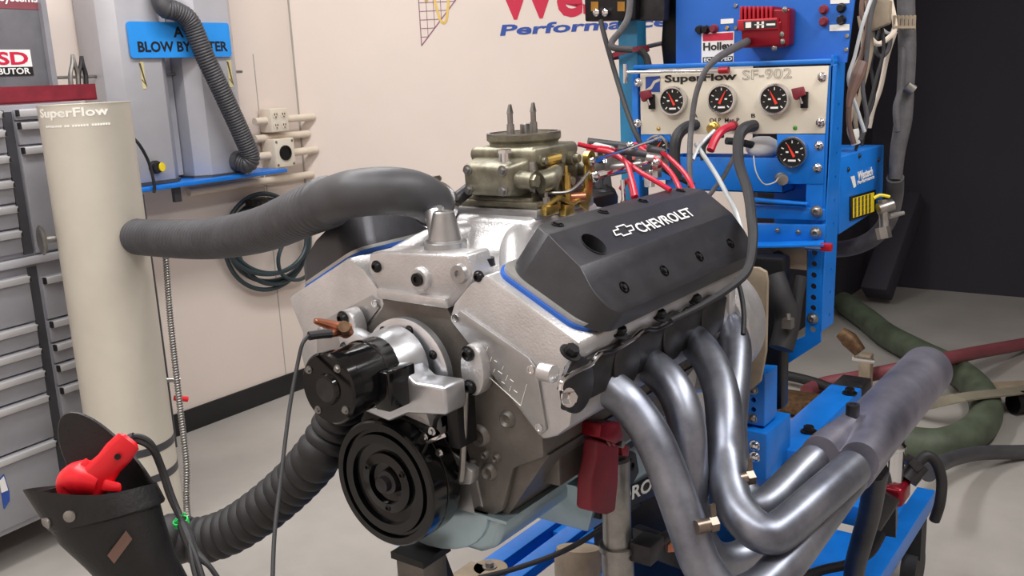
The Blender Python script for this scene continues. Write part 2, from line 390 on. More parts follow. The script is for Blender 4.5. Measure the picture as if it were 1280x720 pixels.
for col, rows_up, rows_lo in (((S0+.02, sl_post-.006), (131, 160, 193, 225, 257, 289, 322), (348, 412, 444, 474, 508, 570, 664)),
                              ((sr_post+.006, S1-.02), (131, 150, 181, 318), (340, 396, 426, 453, 482, 540, 625))):
    ref = 5 if col[0] < -.2 else 45
    for rows, d in ((rows_up, -.006), (rows_lo, 0)):
        for i in range(len(rows)-1):
            z1 = ch(0 if ref == 5 else (40 if d else 72), rows[i])[1]; z0 = ch(0 if ref == 5 else (40 if d else 72), rows[i+1])[1]
            if d: z1 = min(z1, zt-.01); z0 = max(z0, zmid+.016)
            else: z1 = min(z1, zmid-.02); z0 = max(z0, zb+.008)
            if z1-z0 > .02: drawer(col[0], col[1], z0+gp/2, z1-gp/2, d)
# open lid with stickers
LD = -.28
def lp(x, y): return onp(x, y, CO+CN*LD, CN)
l1 = lp(70, 118); s_l = (l1-CO).dot(CU)
lid = cbox(S0+.01, s_l, zt, 1.95, LD-.03, LD).build('lid', 'lid_grey', tc_, bevel=.004)
cbox(s_l-.02, s_l, zt, 1.95, LD, LD+.02).build('lid_edge', 'chest_grey', tc_)
def sticker(name, x0, y0, x1, y1, m):
    a = lp(x0, y1); c = lp(x1, y0); b = MB(); s0 = (a-CO).dot(CU); s1 = (c-CO).dot(CU)
    return MB().prism([CP(s0, a.z, LD), CP(s1, a.z, LD), CP(s1, c.z, LD), CP(s0, c.z, LD)], CN*.0015).build(name, m, tc_), CP(s0, a.z, LD+.0018), s1-s0, c.z-a.z
o, og, ww, hh = sticker('sticker', -62, 62, 37, 97, 'white_ink')
b0 = MB().prism([og, og+CU*ww, og+CU*ww+up*hh*.34, og+up*hh*.34], CN*.0006).build('sticker_band', 'black_ink', o)
text('sticker_word', 'MSD', og+CU*(ww*.33)+up*hh*.42, CU, (0, 0, 1), ww*.63, hh*.5, 'red_ink', o, bold=.03)
text('sticker_word', 'DISTRIBUTOR', og+CU*(ww*.2)+up*hh*.06+CN*.001, CU, (0, 0, 1), ww*.76, hh*.24, 'white_ink', o, bold=.02)
o, og, ww, hh = sticker('sticker', -70, -22, 50, 8, 'maroon')
text('sticker_word', 'Systems', og+CU*(ww*.54)+up*hh*.16, CU, (0, 0, 1), ww*.40, hh*.42, 'white_ink', o, bold=.02)
e = CP(ch(0, 600)[0]-.012, 0, .0145); zz0 = ch(0, 636)[1]; zz1 = ch(0, 592)[1]
b = MB(); b.prism([e+V((0, 0, zz0)), e+CU*.022+V((0, 0, zz0+.02)), e+CU*.026+V((0, 0, zz0+.05)), e+CU*.018+V((0, 0, zz1)), e+V((0, 0, zz1-.01))], CN*.002); b.build('badge', 'blue_ink', tc_)
b = MB(); b.prism([e+V((0, 0, zz0+.055)), e+CU*.022+V((0, 0, zz0+.055)), e+CU*.016+V((0, 0, zz1-.006)), e+V((0, 0, zz1-.016))], CN*.003); b.build('badge_field', 'white_ink', tc_)
# red tray with tools on top of the chest
tr = thing('parts_tray', 'dark red open tray on top of the grey tool chest', 'tray', CP(.05, zt, -.1))
def trp(s, z, d): return CP(s, zt+z, d)
s1_ = (onp(104, 118, CO+CN*-.1, CN)-CO).dot(CU)
b = MB(); b.prism([trp(-.3, .002, -.16), trp(s1_, .002, -.16), trp(s1_, .002, -.03), trp(-.3, .002, -.03)], (0, 0, .006))
b.build('base', 'dull_red', tr)
for nm, s0, s1, d0, d1 in (('side', -.3, s1_, -.036, -.03), ('side', -.3, s1_, -.16, -.154), ('end', -.3, -.294, -.155, -.035), ('end', s1_-.006, s1_, -.155, -.035), ('divider', s1_*.45, s1_*.45+.004, -.155, -.035)):
    MB().prism([trp(s0, .003, d0), trp(s1, .003, d0), trp(s1, .055 if nm != 'divider' else .04, d0), trp(s0, .055 if nm != 'divider' else .04, d0)], CN*(d1-d0)).build(nm, 'dull_red', tr)
for k, (px, tx, ty) in enumerate(((91, 91, 68), (100, 102, 70))):
    q0 = onp(px+2, 112, CO+CN*-.08, CN); q1 = onp(tx, ty, CO+CN*-.08, CN); q0.z = zt+.012
    t_ = thing('pliers', ('grey handled pliers standing upright in the dark red tray' if k == 0 else 'dark thin needle-nose pliers standing in the dark red tray'), 'pliers', q0)
    m_ = 'steel' if k == 0 else 'dark_steel'
    b = MB(); b.tube([q0+CU*.012, lerp(q0, q1, .5)+CU*.014, lerp(q0, q1, .8)+CU*.004, q1+CU*.003], [.009, .008, .007, .003], n=8); b.build('jaw', m_, t_)
    b = MB(); b.tube([q0-CU*.012, lerp(q0, q1, .5)-CU*.014, lerp(q0, q1, .8)-CU*.004, q1-CU*.004], [.009, .008, .007, .003], n=8); b.build('jaw', m_, t_)
for k in range(3):
    q = CP(-.2+.09*k, zt+.0215, -.1); b = MB(); b.tube([q, q+CU*.05+V((0, 0, .018)), q+CU*.1+V((0, 0, .03))], [.014, .011, .008], n=10); o = b.build('screwdriver', 'hose_grey'); tag(o, 'grey screwdriver lying in the dark red tray', 'screwdriver', 'tools lying in the red tray')

# ================================================================ BLOW-BY METER ON THE WALL
MF = YW-.20                                                       # front plane of the steel columns
def mp(x, y): return ony(x, y, MF)
def column(px0, px1, label):
    x0 = mp(px0[0], px0[1]).x; x1 = mp(px1[0], px1[1]).x; z0 = mp((px0[0]+px1[0])/2, (px0[1]+px1[1])/2).z
    t = thing('meter_column', label, 'cabinet', ((x0+x1)/2, MF+.1, z0))
    prof = [(x0, MF), (x1, MF), (x1+.05, MF+.05), (x1+.05, YW-.01), (x0-.05, YW-.01), (x0-.05, MF+.05)]
    MB().prism([(a, c, z0) for a, c in prof], (0, 0, 2.3-z0)).build('column', 'meter_steel', t, bevel=.002)
    b = MB(); b.prism([(a+(.006 if a > (x0+x1)/2 else -.006), c-.003 if c < YW-.02 else c, z0-.012) for a, c in prof], (0, 0, .012)); b.build('foot_plate', 'meter_dark', t)
    return t, x0, x1, z0
m1, xa0, xa1, za = column((172, 228), (220, 225), 'grey steel blow-by meter column with small yellow gauge near its base')
m2, xb0, xb1, zb_ = column((266, 219), (306, 213), 'grey steel blow-by meter column where the ribbed hose joins its base')
q = mp(193, 209); b = MB(); b.lathe(q, (0, -1, 0), [(0, .026), (.012, .026), (.014, .02), (.03, .02), (.032, 0)], n=20); gg = b.build('gauge_body', 'dark_steel', m1)
b = MB(); b.lathe(q+V((.012, -.03, 0)), (0.3, -1, 0), [(0, .017), (.004, .017), (.005, 0)], n=20); b.build('gauge_dial', 'yellow', m1)
q = mp(297, 202); b = MB(); b.lathe(q, (0, -1, 0), [(0, .045), (.03, .042), (.034, .03), (.05, .03), (.05, 0)], n=24); b.build('port', 'meter_dark', m2)
for k, px in enumerate(((174, 77), (283, 75))):
    a = mp(*px); cc = mp(px[0]+9, px[1]+34); t_ = m1 if k == 0 else m2
    b = MB(); b.prism([(a.x, MF-.0005, cc.z), (cc.x, MF-.0005, cc.z), (cc.x, MF-.0005, a.z), (a.x, MF-.0005, a.z)], (0, -.001, 0)); o = b.build('tape_label', 'tape', t_)
    b = MB(); xs_ = (a.x+cc.x)/2; b.prism([(xs_-.012, MF-.0016, a.z-.006), (xs_-.004, MF-.0016, a.z-.006), (xs_+.012, MF-.0016, cc.z+.006), (xs_-.010, MF-.0016, cc.z+.035), (xs_-.004, MF-.0016, cc.z+.035), (xs_+.004, MF-.0016, cc.z+.02)], (0, -.0006, 0)); b.build('arrow', 'brown_ink', o)
b = MB(); xs_ = (xa1+xb0)/2; b.box((xs_+.01, YW-.05, (za+2.3)/2), (.05, .06, 2.3-za)); o = b.build('riser_duct', 'meter_steel'); tag(o, 'dark narrow riser duct between the two grey steel columns', 'duct')
z = mp(240, 91).z
b = MB(); b.cyl((xa0-.25, MF+.1, z), (xb1+.12, MF+.1, z), .006, n=10); o = b.build('threaded_rod', 'steel'); tag(o, 'thin horizontal steel rod passing behind the two grey columns', 'rod')
# sign
sa = mp(162, 73); sb = mp(288, 73); st = mp(225, 28)
sn = thing('wall_sign', 'bright blue sign reading blow by meter across the grey steel columns', 'sign', (sa.x, MF-.014, sa.z))
b = MB(); r_ = .012; pts = []
for (cx_, cz_, a0) in ((sa.x+r_, sa.z+r_, PI), (sb.x-r_, sa.z+r_, 1.5*PI), (sb.x-r_, st.z-r_, 0), (sa.x+r_, st.z-r_, .5*PI)):
    for k in range(4): pts.append((cx_+r_*math.cos(a0+k*PI/6), MF-.004, cz_+r_*math.sin(a0+k*PI/6)))
b.prism(pts, (0, -.008, 0)); b.build('plate', 'sign_blue', sn)
W_ = sb.x-sa.x; H_ = st.z-sa.z
text('lettering', 'BLOW BY METER', (sa.x+W_*.07, MF-.0125, sa.z+H_*.16), (1, 0, 0), (0, 0, 1), W_*.89, H_*.3, 'black_ink', sn, bold=.03)
text('lettering', 'AVL', (sa.x+W_*.42, MF-.0125, sa.z+H_*.57), (1, 0, 0), (0, 0, 1), W_*.24, H_*.3, 'black_ink', sn, bold=.03)
# hose between
hp = [ony(197, -22, MF-.03), ony(204, 8, MF-.05), ony(220, 14, MF-.055), ony(238, 28, MF-.06), ony(256, 70, MF-.07), ony(280, 120, MF-.08), ony(303, 170, MF-.085), ony(313, 195, MF-.085), ony(309, 205, MF-.075), ony(299, 203, MF-.045)]
o = MB().tube(hp, [.036]*3+[.037]*5+[.036, .034], n=18, rib=(.011, .004, .12, 1)).build('ribbed_hose', 'hose_grey'); tag(o, 'ribbed grey hose draped over the blue sign into the steel column', 'hose')
# shelf
sh = thing('meter_shelf', 'blue steel shelf under the two grey steel columns', 'shelf', ((xa0+xb1)/2, YW-.1, za-.03))
MB().box(((xa0+xb1)/2+.05, YW-.13, za-.022), (xb1-xa0+.28, .24, .016)).build('plate', 'blue', sh, bevel=.003)
for px in (226, 262, 296):
    q = mp(px, 240 if px == 226 else 228); b = MB(); b.box((q.x, MF+.03, za-.05 if px == 226 else za-.02), (.03 if px == 226 else .012, .02, .09 if px == 226 else .03)); b.build('bracket', 'meter_dark', sh)
cb = [ony(158, 168, MF-.04), ony(172, 178, MF-.06), ony(186, 203, MF-.06), ony(193, 232, MF-.062), ony(192, 241, MF-.060)]
o = MB().tube(cb, .006, n=8).build('black_cable', 'black_rubber'); tag(o, 'black cable curving down in front of the yellow gauge', 'cable')

# ================================================================ CONDUITS, BOXES AND CABLE COIL
def pipe(name, y0, py, px0, px1, off, r, label):
    a = ony(px0, py[0], YW-off); e = ony(px1, py[1], YW-off); e.z = a.z = (a.z+e.z)/2
    cd_ = CORNER.x + off*.727 - .006
    e.x = cd_
    b = MB(); b.tube([a, lerp(a, e, .5), e], r, n=14, cr=False); o = b.build(name, 'conduit'); tag(o, label, 'pipe'); return a, e
BX1 = ony(351, 150, YW-.10); BX2 = ony(356, 191, YW-.10)
def ebox(c, w_, h_, d_, label):
    t = thing('electrical_box', label, 'electrical box', (c.x, YW-.05, c.z-h_/2))
    MB().box((c.x, YW-.045-d_/2+.03, c.z), (w_, d_, h_)).build('body', 'conduit', t, bevel=.005)
    f = MB().box((c.x, YW-.016-d_, c.z), (w_*.96, .004, h_*.96)).build('cover', 'cream', t, bevel=.002)
    return t, f, YW-.018-d_
t1, f1, yf = ebox(BX1, .105, .105, .075, 'cream electrical box with four outlets on the conduit')
for i in (-1, 1):
    for j in (-1, 1):
        q = V((BX1.x+i*.023, yf, BX1.z+j*.024)); b = MB(); b.lathe(q+V((0, .003, 0)), (0, -1, 0), [(0, .017), (.005, .017), (.006, 0)], n=16); oo = b.build('outlet', 'conduit', f1)
        b = MB(); b.box(q+V((-.006, -.004, .003)), (.003, .002, .009)); b.box(q+V((.006, -.004, .003)), (.003, .002, .009)); b.box(q+V((0, -.004, -.009)), (.005, .002, .005)); b.build('slots', 'black_ink', t1)
t2, f2, yf = ebox(BX2, .118, .13, .085, 'cream electrical box with round black socket on the conduit')
q = V((BX2.x, yf, BX2.z)); b = MB(); b.lathe(q, (0, -1, 0), [(0, .034), (.006, .034), (.007, .028), (.003, .027), (.003, 0)], n=24); b.build('socket', 'black_satin', t2)
for i in (-1, 1):
    for j in (-1, 1): bolt(t2, (BX2.x+i*.046, yf, BX2.z+j*.052), (0, -1, 0), .005, 'steel', 'round', 'screw')
pipe('conduit', 0, (151, 147), 318, 392, .06, .017, 'cream conduit pipe running into the four-outlet box')
pipe('conduit', 0, (172, 168), 318, 392, .035, .017, 'cream conduit pipe running between the two electrical boxes')
pipe('conduit', 0, (195, 188), 318, 398, .06, .018, 'cream conduit pipe running into the round socket box')
a, e = pipe('conduit', 0, (236, 221), 235, 394, .035, .017, 'long cream conduit pipe under the two electrical boxes')
b = MB(); b.cyl(ony(330, 208, YW-.02), ony(332, 258, YW-.02), .004, n=8); o = b.build('coil_hook', 'conduit'); 
hk = ony(327, 262, YW-.03)
tag(o, 'slim vertical rod on the wall above the cable coil', 'rod')
cc = thing('cable_coil', 'coil of dark teal air hose with black plug hanging on beige wall', 'cable', ony(332, 370, YW-.04))
pts = []
loops = [(334, 299, 54, 50, 0), (336, 302, 48, 52, .2), (330, 306, 52, 64, .1), (345, 296, 42, 44, -.1), (333, 301, 50, 42, 0)]
N = 22
for li, (cx_, cy_, rx, ry, ph) in enumerate(loops):
    for k in range(N):
        t = -PI/2+2*PI*k/N; f = k/N; nx = loops[min(li+1, 4)]
        cx2 = cx_*(1-f)+nx[0]*f; cy2 = cy_*(1-f)+nx[1]*f; rx2 = rx*(1-f)+nx[2]*f; ry2 = ry*(1-f)+nx[3]*f
        pts.append(ony(cx2+rx2*math.cos(t), cy2+ry2*math.sin(t), YW-.035-.012*li))
MB().tube(pts, .0105, n=8, seg=3).build('loops', 'teal_cable', cc)
pl = [ony(356, 300, YW-.09), ony(348, 322, YW-.09), ony(352, 342, YW-.08), ony(368, 350, YW-.07), ony(384, 344, YW-.06), ony(398, 320, YW-.05)]
MB().tube(pl, .0095, n=8, seg=5).build('tail', 'teal_cable', cc)
a = ony(321, 252, YW-.1); b = MB(); b.cyl(a, ony(322, 275, YW-.1), .03, .026, n=16); b.cyl(ony(322, 275, YW-.1), ony(322, 288, YW-.1), .02, n=16); b.box(a, (.09, .05, .03)); b.build('plug', 'black_satin', cc, bevel=.003)
b = MB(); b.tube([ony(330, 256, YW-.1), ony(340, 257, YW-.1), ony(346, 259, YW-.1)], [.012, .01, .008], n=10); b.build('plug_tip', 'wire_brown', cc)
# ================================================================ THE ENGINE  (crankshaft along X at y = 0, z = ZC)
ZC = .85; XF = .10; XR = .62
eng = thing('engine', 'big V8 engine with silver heads and charcoal valve covers on blue test stand', 'engine', (.36, 0, .62))
def E(name, m, b, parent=None, **k): return b.build(name, m, parent or eng, **k)
def F1(x, y, X=XF): p = onx(x, y, X); return (p.y, p.z)
def ext(poly, x0, x1): return MB().prism([(x0, a, c) for a, c in poly], (x1-x0, 0, 0))
# --- block: valley, decks, skirt
hw = .071
dk_in = (-hw-.003, 1.098); dk_out = (-.232, .935)
half = [(-hw+.008, 1.118), dk_in, dk_out, (-.232, .905), (-.175, .875), (-.150, .80), (-.128, .785)]
poly = [(a, c) for a, c in half] + [(-a, c) for a, c in half[::-1]]
blk = E('engine_block', 'block_grey', ext(poly, XF, XR), bevel=.003)
# front relief of the block, bosses
for (px, py, r) in ((600, 545, .016), (635, 524, .012), (645, 500, .0), (578, 520, .013), (612, 590, .012), (622, 572, .006), (608, 568, .006), (592, 578, .006)):
    if r:
        p = onx(px, py, XF); b = MB(); b.lathe(p+V((.002, 0, 0)), (-1, 0, 0), [(0, r*1.25), (.008, r), (.010, r*.8), (.006, r*.45), (.006, 0)], n=18); E('boss', 'block_grey', b, blk)
b = ext([F1(650, 560), F1(675, 548), F1(690, 575), F1(640, 602), F1(606, 612)], XF+.02, XR-.02); E('pan_rail', 'block_grey', ext([(-.235, .905), (-.15, .905), (-.135, .79), (-.15, .785)], XF+.012, XR-.005), blk)
# --- timing cover: arched plate behind the pump
b = MB(); pts = []
for k in range(13):
    t = -.35+k*(PI+.7)/12; pts.append((0, .082*math.cos(t), .965+.082*math.sin(t)))
lowp = [(0, -.10, .86), (0, -.11, .80), (0, .11, .80), (0, .10, .86)]
pp = [(XF-.022, y, z) for _, y, z in pts+lowp[::-1]]
tcv = E('timing_cover', 'machined', MB().prism(pp, (.022, 0, 0)), bevel=.003)
b = MB(); b.lathe((XF-.024, 0, 1.012), (-1, 0, 0), [(-.004, .086), (.008, .086), (.012, .080), (.012, .066), (.004, .062), (.004, .04), (.014, .036), (.014, 0)], n=64); E('cam_ring', 'bright_alu', b, tcv)
for k in range(8):
    t = k*2*PI/8+.25; bolt(tcv, (XF-.036, .073*math.cos(t), 1.012+.073*math.sin(t)), (-1, 0, 0), .006, 'black_satin', 'round')
b = MB(); b.lathe((XF-.02, 0, ZC), (-1, 0, 0), [(0, .085), (.015, .08), (.03, .06), (.035, .03), (.035, 0)], n=36); E('seal_housing', 'block_grey', b, tcv)

# --- cylinder heads, side = -1 is the near bank
def bank(side, dx, near):
    def P(y, z): return (side*-1*y, z) if False else (y*(-side)*-1 if False else (y if side < 0 else -y), z)
    x0 = XF+dx-.008; x1 = x0+.575
    prof = [dk_in, (-.237, .936), (-.262, .946), (-.285, .965), (-.292, .998), (-.280, 1.03), (-.305, 1.082), (-.306, 1.092), (-.150, 1.175), (-.118, 1.158), (-.085, 1.125)]
    hd = E('cylinder_head', 'cast_alu', ext([P(*q) for q in prof], x0, x1), bevel=.005)
    part(hd, 'bright cast aluminium cylinder head '+('beside the four header tubes' if near else 'below the thick black hose'))
    # machined front pad with etched figures
    pad = [(-.083, 1.098), (-.236, .944), (-.248, .955), (-.236, 1.045), (-.222, 1.060), (-.10, 1.117)]
    pd = E('machined_pad', 'machined', ext([P(*q) for q in pad], x0-.005, x0+.001), hd, bevel=.0015)
    for q in ((-.092, 1.104), (-.226, 1.043), (-.236, .957)):
        y, z = P(*q); inst('pad_screw', ('hole', .0055), lambda: MB().lathe((0, 0, 0), (0, 0, 1), [(0, .0068), (.0015, .0065), (.0015, .0045), (.0006, .0042), (.0006, 0)], n=14), 'chrome', (x0-.0052, y, z), (-1, 0, 0), hd)
    if near:
        rnd = random.Random(3)
        d1 = V((0, -.9, -.43)); d2 = V((0, -.43, .9))
        for k in range(14):
            q = V((x0-.0054, -.135-.0045*k, 1.062-.0042*k))+d2*(.008*(k % 3-1)); b = MB(); b.bar(q, q+(d1 if k % 2 else d2)*rnd.uniform(.005, .009), .001, .0006); E('etched_mark', 'tower_print', b, pd)
        b = MB(); b.bar((x0-.0054, -.135, 1.03), (x0-.0054, -.205, .985), .0012, .0006); E('etched_line', 'tower_print', b, pd)
        b = MB(); b.bar((x0-.0054, -.205, .985), (x0-.0054, -.218, 1.02), .0012, .0006); E('etched_line', 'tower_print', b, pd)
    # gasket and valve cover
    vx0 = x0+.022; vx1 = vx0+.575
    o_ = V((0, -.228, 1.1335)); tl = V((0, -.156, -.083)).normalized(); nn = V((0, -.47, .883))
    def R2(s, h): p = o_+tl*s+nn*h; return P(p.y, p.z)
    def loop(s0, s1, xa, xb, rad, h, n=6):
        out = []
        for (sx, sy, a0) in ((s1-rad, xb-rad, 0), (s0+rad, xb-rad, PI/2), (s0+rad, xa+rad, PI), (s1-rad, xa+rad, 1.5*PI)):
            for k in range(n+1):
                t = a0+k*(PI/2)/n; s_ = sx+rad*math.cos(t); xx = sy+rad*math.sin(t); y, z = R2(s_, h); out.append(V((xx, y, z)))
        return out
    g = MB(); g.quadring([loop(-.091, .079, vx0-.004, vx1+.004, .03, -.001), loop(-.091, .079, vx0-.004, vx1+.004, .03, .006)]); gk = E('valve_cover_gasket', 'blue_gasket', g, hd); part(gk, 'bright blue gasket')
    # rail + shell: rounded base loop rising to faceted top
    g = MB(); g.quadring([loop(-.088, .078, vx0, vx1, .028, .0061), loop(-.088, .078, vx0, vx1, .028, .0125)]); E('cover_rail', 'cover_edge', g, hd)
    return hd, vx0, vx1, P, R2, loop
def vcover(side, near, hd, vx0, vx1, P, R2, loop):
    roof = [(-.086, .0715), (-.048, .0825), (.020, .0715), (.096, .036)]        # faceted roof over a rounded box, in rail coordinates (s, h)
    lo_ = loop(-.086, .098, vx0+.004, vx1-.004, .050, .0060, n=12); hi_ = loop(-.086, .096, vx0+.050, vx1-.020, .050, .125, n=12)
    t_ = MB(); t_.quadring([lo_, hi_]); bm = bmesh.new(); vs_ = [bm.verts.new(v) for v in t_.v]
    for f in t_.f: bm.faces.new([vs_[k] for k in f])
    bmesh.ops.recalc_face_normals(bm, faces=bm.faces)
    X_ = V((1, 0, 0))
    for k in range(3):
        a = V((0, *R2(*roof[k]))); c = V((0, *R2(*roof[k+1]))); n_ = X_.cross(c-a).normalized()
        if n_.z < 0: n_ = -n_
        r_ = bmesh.ops.bisect_plane(bm, geom=bm.verts[:]+bm.edges[:]+bm.faces[:], plane_co=a, plane_no=n_, clear_outer=True)
        bmesh.ops.contextual_create(bm, geom=[e for e in r_['geom_cut'] if isinstance(e, bmesh.types.BMEdge)])
    bmesh.ops.recalc_face_normals(bm, faces=bm.faces)
    ed = [e for e in bm.edges if len(e.link_faces) == 2 and e.calc_face_angle(0) > math.radians(5) and all(f.calc_center_median().z > 1.0 for f in e.link_faces) and max(f.normal.dot(V((0, -.47 if near else .47, .883))) for f in e.link_faces) > .6]
    bmesh.ops.bevel(bm, geom=ed, offset=.0018, segments=2, affect='EDGES', profile=.5, clamp_overlap=True)
    bm.verts.index_update(); g = MB(); g.v = [v.co.copy() for v in bm.verts]; g.f = [tuple(v.index for v in f.verts) for f in bm.faces]; bm.free()
    vc = E('valve_cover', 'cover', g, ang=18)
    xf_ = lambda h: vx0+.004+.046*h/.115+.004
    fr = [V((xf_(h), *R2(s, h))) for s, h in roof]; rr = [V((vx1-.004-.016*h/.115-.004, *R2(s, h))) for s, h in roof]
    part(vc, 'charcoal fabricated valve cover '+('with white lettering' if near else 'behind the thick black hose'))
    WORLD[vc.name] = vc.location.copy()
    # bolt wells: dark recess rings on upper inner strip and outer facet
    def facet(i, t, u, off=.0008):
        a = lerp(fr[i], fr[i+1], t); c = lerp(rr[i], rr[i+1], t); p = lerp(a, c, u)
        nr = (rr[i]-fr[i]).cross(fr[i+1]-fr[i]).normalized()
        if nr.z < 0: nr = -nr
        return p+nr*off, nr
    for i, t, us in ((0, .45, (.10, .36, .62, .9)), (2, .62, (.13, .37, .61, .85))):
        for u in us:
            p, nr = facet(i, t, u)
            inst('bolt_well', 'well', lambda: MB().lathe((0, 0, 0), (0, 0, 1), [(-.004, .0095), (.0012, .0095), (.0014, .0075), (-.002, .0072), (-.002, 0)], n=18), 'black_gloss', p, nr, vc)
            inst('cover_bolt', 'cb', lambda: MB().cyl((0, 0, -.002), (0, 0, .003), .0042, n=6), 'dark_steel', p, nr, vc)
    return vc, fr, rr, facet
H1 = bank(-1, 0, True); H2 = bank(1, .018, False)
VC1, fr1, rr1, facet1 = vcover(-1, True, *H1); VC2, fr2, rr2, facet2 = vcover(1, False, *H2)
# oil filler hole and white lettering on the near cover
p, nr = facet1(1, .55, .085)
p = onp(742, 305, p, nr)+nr*.001
drill(VC1, [(p, nr)], .0225, .03, 36)
b = MB(); b.lathe(p, nr, [(-.03, .0215), (.0004, .0215), (.0004, .0225), (-.03, .0225)], n=36, closed=True); part(E('filler_hole', 'cover', b, VC1), 'dark round filler hole')
ud = (fr1[1]-fr1[2]).normalized(); xdv = V((1, 0, 0))
pa = onp(802, 292, p, nr); pb = onp(874, 274, p, nr); Wt = (pb-pa).dot(xdv)
text('white_lettering', 'CHEVROLET', pa+nr*.0012, xdv, ud, Wt, .021, 'white_ink', VC1, bold=.012, ext=.0003)
# bowtie outline
pb0 = onp(773, 298, p, nr)+nr*.0006; wb = (onp(797, 292, p, nr)-pb0).dot(xdv)
bt = [(0, .1), (.28, .1), (.28, -.06), (.72, -.06), (.72, .1), (1, .1), (1.08, .42), (.80, .42), (.80, .60), (.36, .60), (.36, .42), (.08, .42)]
bp = [pb0+xdv*(wb*u)+ud*(.030*v+.003) for u, v in bt]
b = MB()
for i in range(len(bp)):
    a, c = bp[i], bp[(i+1) % len(bp)]; d_ = (c-a).normalized(); s_ = d_.cross(nr)*.0012
    b.prism([a-s_-d_*.001, c-s_+d_*.001, c+s_+d_*.001, a+s_-d_*.001], nr*.0006)
E('emblem', 'white_ink', b, VC1)

# --- intake manifold: plenum, front wall, runners
im = E('intake_manifold', 'cast_alu', MB().quadring([
    [(.135, -.10, 1.12), (.60, -.10, 1.12), (.60, .10, 1.12), (.135, .10, 1.12)],
    [(.15, -.10, 1.15), (.59, -.10, 1.15), (.59, .10, 1.15), (.15, .10, 1.15)],
    [(.27, -.085, 1.17), (.56, -.085, 1.17), (.56, .085, 1.17), (.27, .085, 1.17)],
    [(.305, -.083, 1.205), (.53, -.083, 1.205), (.53, .083, 1.205), (.305, .083, 1.205)],
    [(.312, -.085, 1.222), (.525, -.085, 1.222), (.525, .085, 1.222), (.312, .085, 1.222)]]), bevel=.012, bseg=4)
fw = [F1(*q) for q in ((463, 316), (478, 313), (570, 318), (584, 316), (592, 344), (586, 362), (564, 385), (478, 371), (462, 338))]
E('front_wall', 'cast_alu', ext(fw, XF-.004, XF+.055), im, bevel=.006, bseg=3)
e_ = [F1(*q) for q in ((476, 359), (562, 372), (565, 384), (478, 371))]; E('lower_lip', 'cast_alu', ext(e_, XF-.012, XF), im, bevel=.002)
for s in (-1, 1):
    for k, xx in enumerate((.19, .315, .44, .565)):
        b = MB(); xc = .33+.06*k-.0; b.tube([(xc, s*.05, 1.185), (xx*.5+xc*.5, s*.085, 1.18), (xx, s*.135, 1.145), (xx, s*.155, 1.13)], [.028, .027, .027, .028], n=14); E('runner', 'cast_alu', b, im)
p = onx(527, 348, XF-.004); b = MB(); b.lathe(p, (-1, 0, 0), [(-.003, .020), (.006, .0185), (.0085, .016), (.0085, 0)], n=28); E('plug_boss', 'cast_alu', b, im)
b = MB(); b.lathe(p+V((-.008, 0, 0)), (-1, 0, 0), [(0, .0105), (.005, .0105), (.005, .0055), (.002, .005), (.002, 0)], n=18); E('plug', 'black_satin', b, im)
for px, py in ((471, 333), (599, 346)):
    p = onx(px, py, XF-.004); bolt(im, p, (-1, 0, 0), .008, 'black_satin', 'round')
p = onx(575, 342, XF-.004); b = MB(); b.lathe(p, (-1, 0, 0), [(0, .016), (.006, .014), (.006, .006), (.002, .005), (.002, 0)], n=20); E('plug_boss', 'machined', b, im)
for px, py in ((494, 312), (606, 322)):
    p = onx(px, py, XF+.05); b = MB(); b.lathe((p.x, p.y, p.z-.012), (0, 0, 1), [(0, .016), (.012, .015), (.012, .009), (.006, .008), (.006, 0)], n=20); E('port', 'black_satin', b, im)
# thermostat neck
nb = onx(557, 308, .15); nb = V((.15, nb.y, nb.z))
wn = E('water_neck', 'machined', MB().lathe(nb+V((0, 0, -.012)), (0, 0, 1), [(0, .034), (.020, .034), (.022, .032), (.023, .027), (.066, .0165), (.068, .014), (.055, .012), (.055, 0)], n=36)); part(wn, 'polished aluminium tapered water neck')
b = MB(); b.tube([nb+V((.004, .016, .008)), nb+V((.01, .026, .03)), nb+V((.016, .036, .052))], [.016, .014, .013], n=14); E('side_nipple', 'bright_alu', b, wn)
bolt(wn, nb+V((-.008, -.038, -.01)), (0, 0, 1), .007, 'steel')

# --- carburetor
cxc, cz = .415, 1.222
cb = E('carburetor', 'carb', MB().quadring([[(cxc+sx*a, sy*b_, cz+h) for sx, sy in ((-1, -1), (1, -1), (1, 1), (-1, 1))] for a, b_, h in ((.085, .070, .012), (.085, .070, .030), (.066, .066, .042), (.066, .064, .075), (.072, .070, .104), (.066, .066, .114))]), bevel=.008, bseg=3)
E('base_spacer', 'machined', MB().box((cxc, 0, cz+.004), (.185, .170, .016)), cb, bevel=.003)
E('base_plate', 'carb', MB().box((cxc, 0, cz+.018), (.175, .165, .012)), cb, bevel=.003)
b = MB(); b.lathe((cxc, 0, cz+.098), (0, 0, 1), [(0, .060), (.02, .061), (.025, .066), (.034, .066), (.034, .060), (.014, .056), (.012, .0)], n=48); E('air_horn', 'carb', b, cb)
b = MB(); b.lathe((cxc, 0, cz+.1325), (0, 0, 1), [(0, .0655), (.0025, .0655), (.0025, .061), (0, .061)], n=48, closed=True); E('horn_rim', 'steel', b, cb)
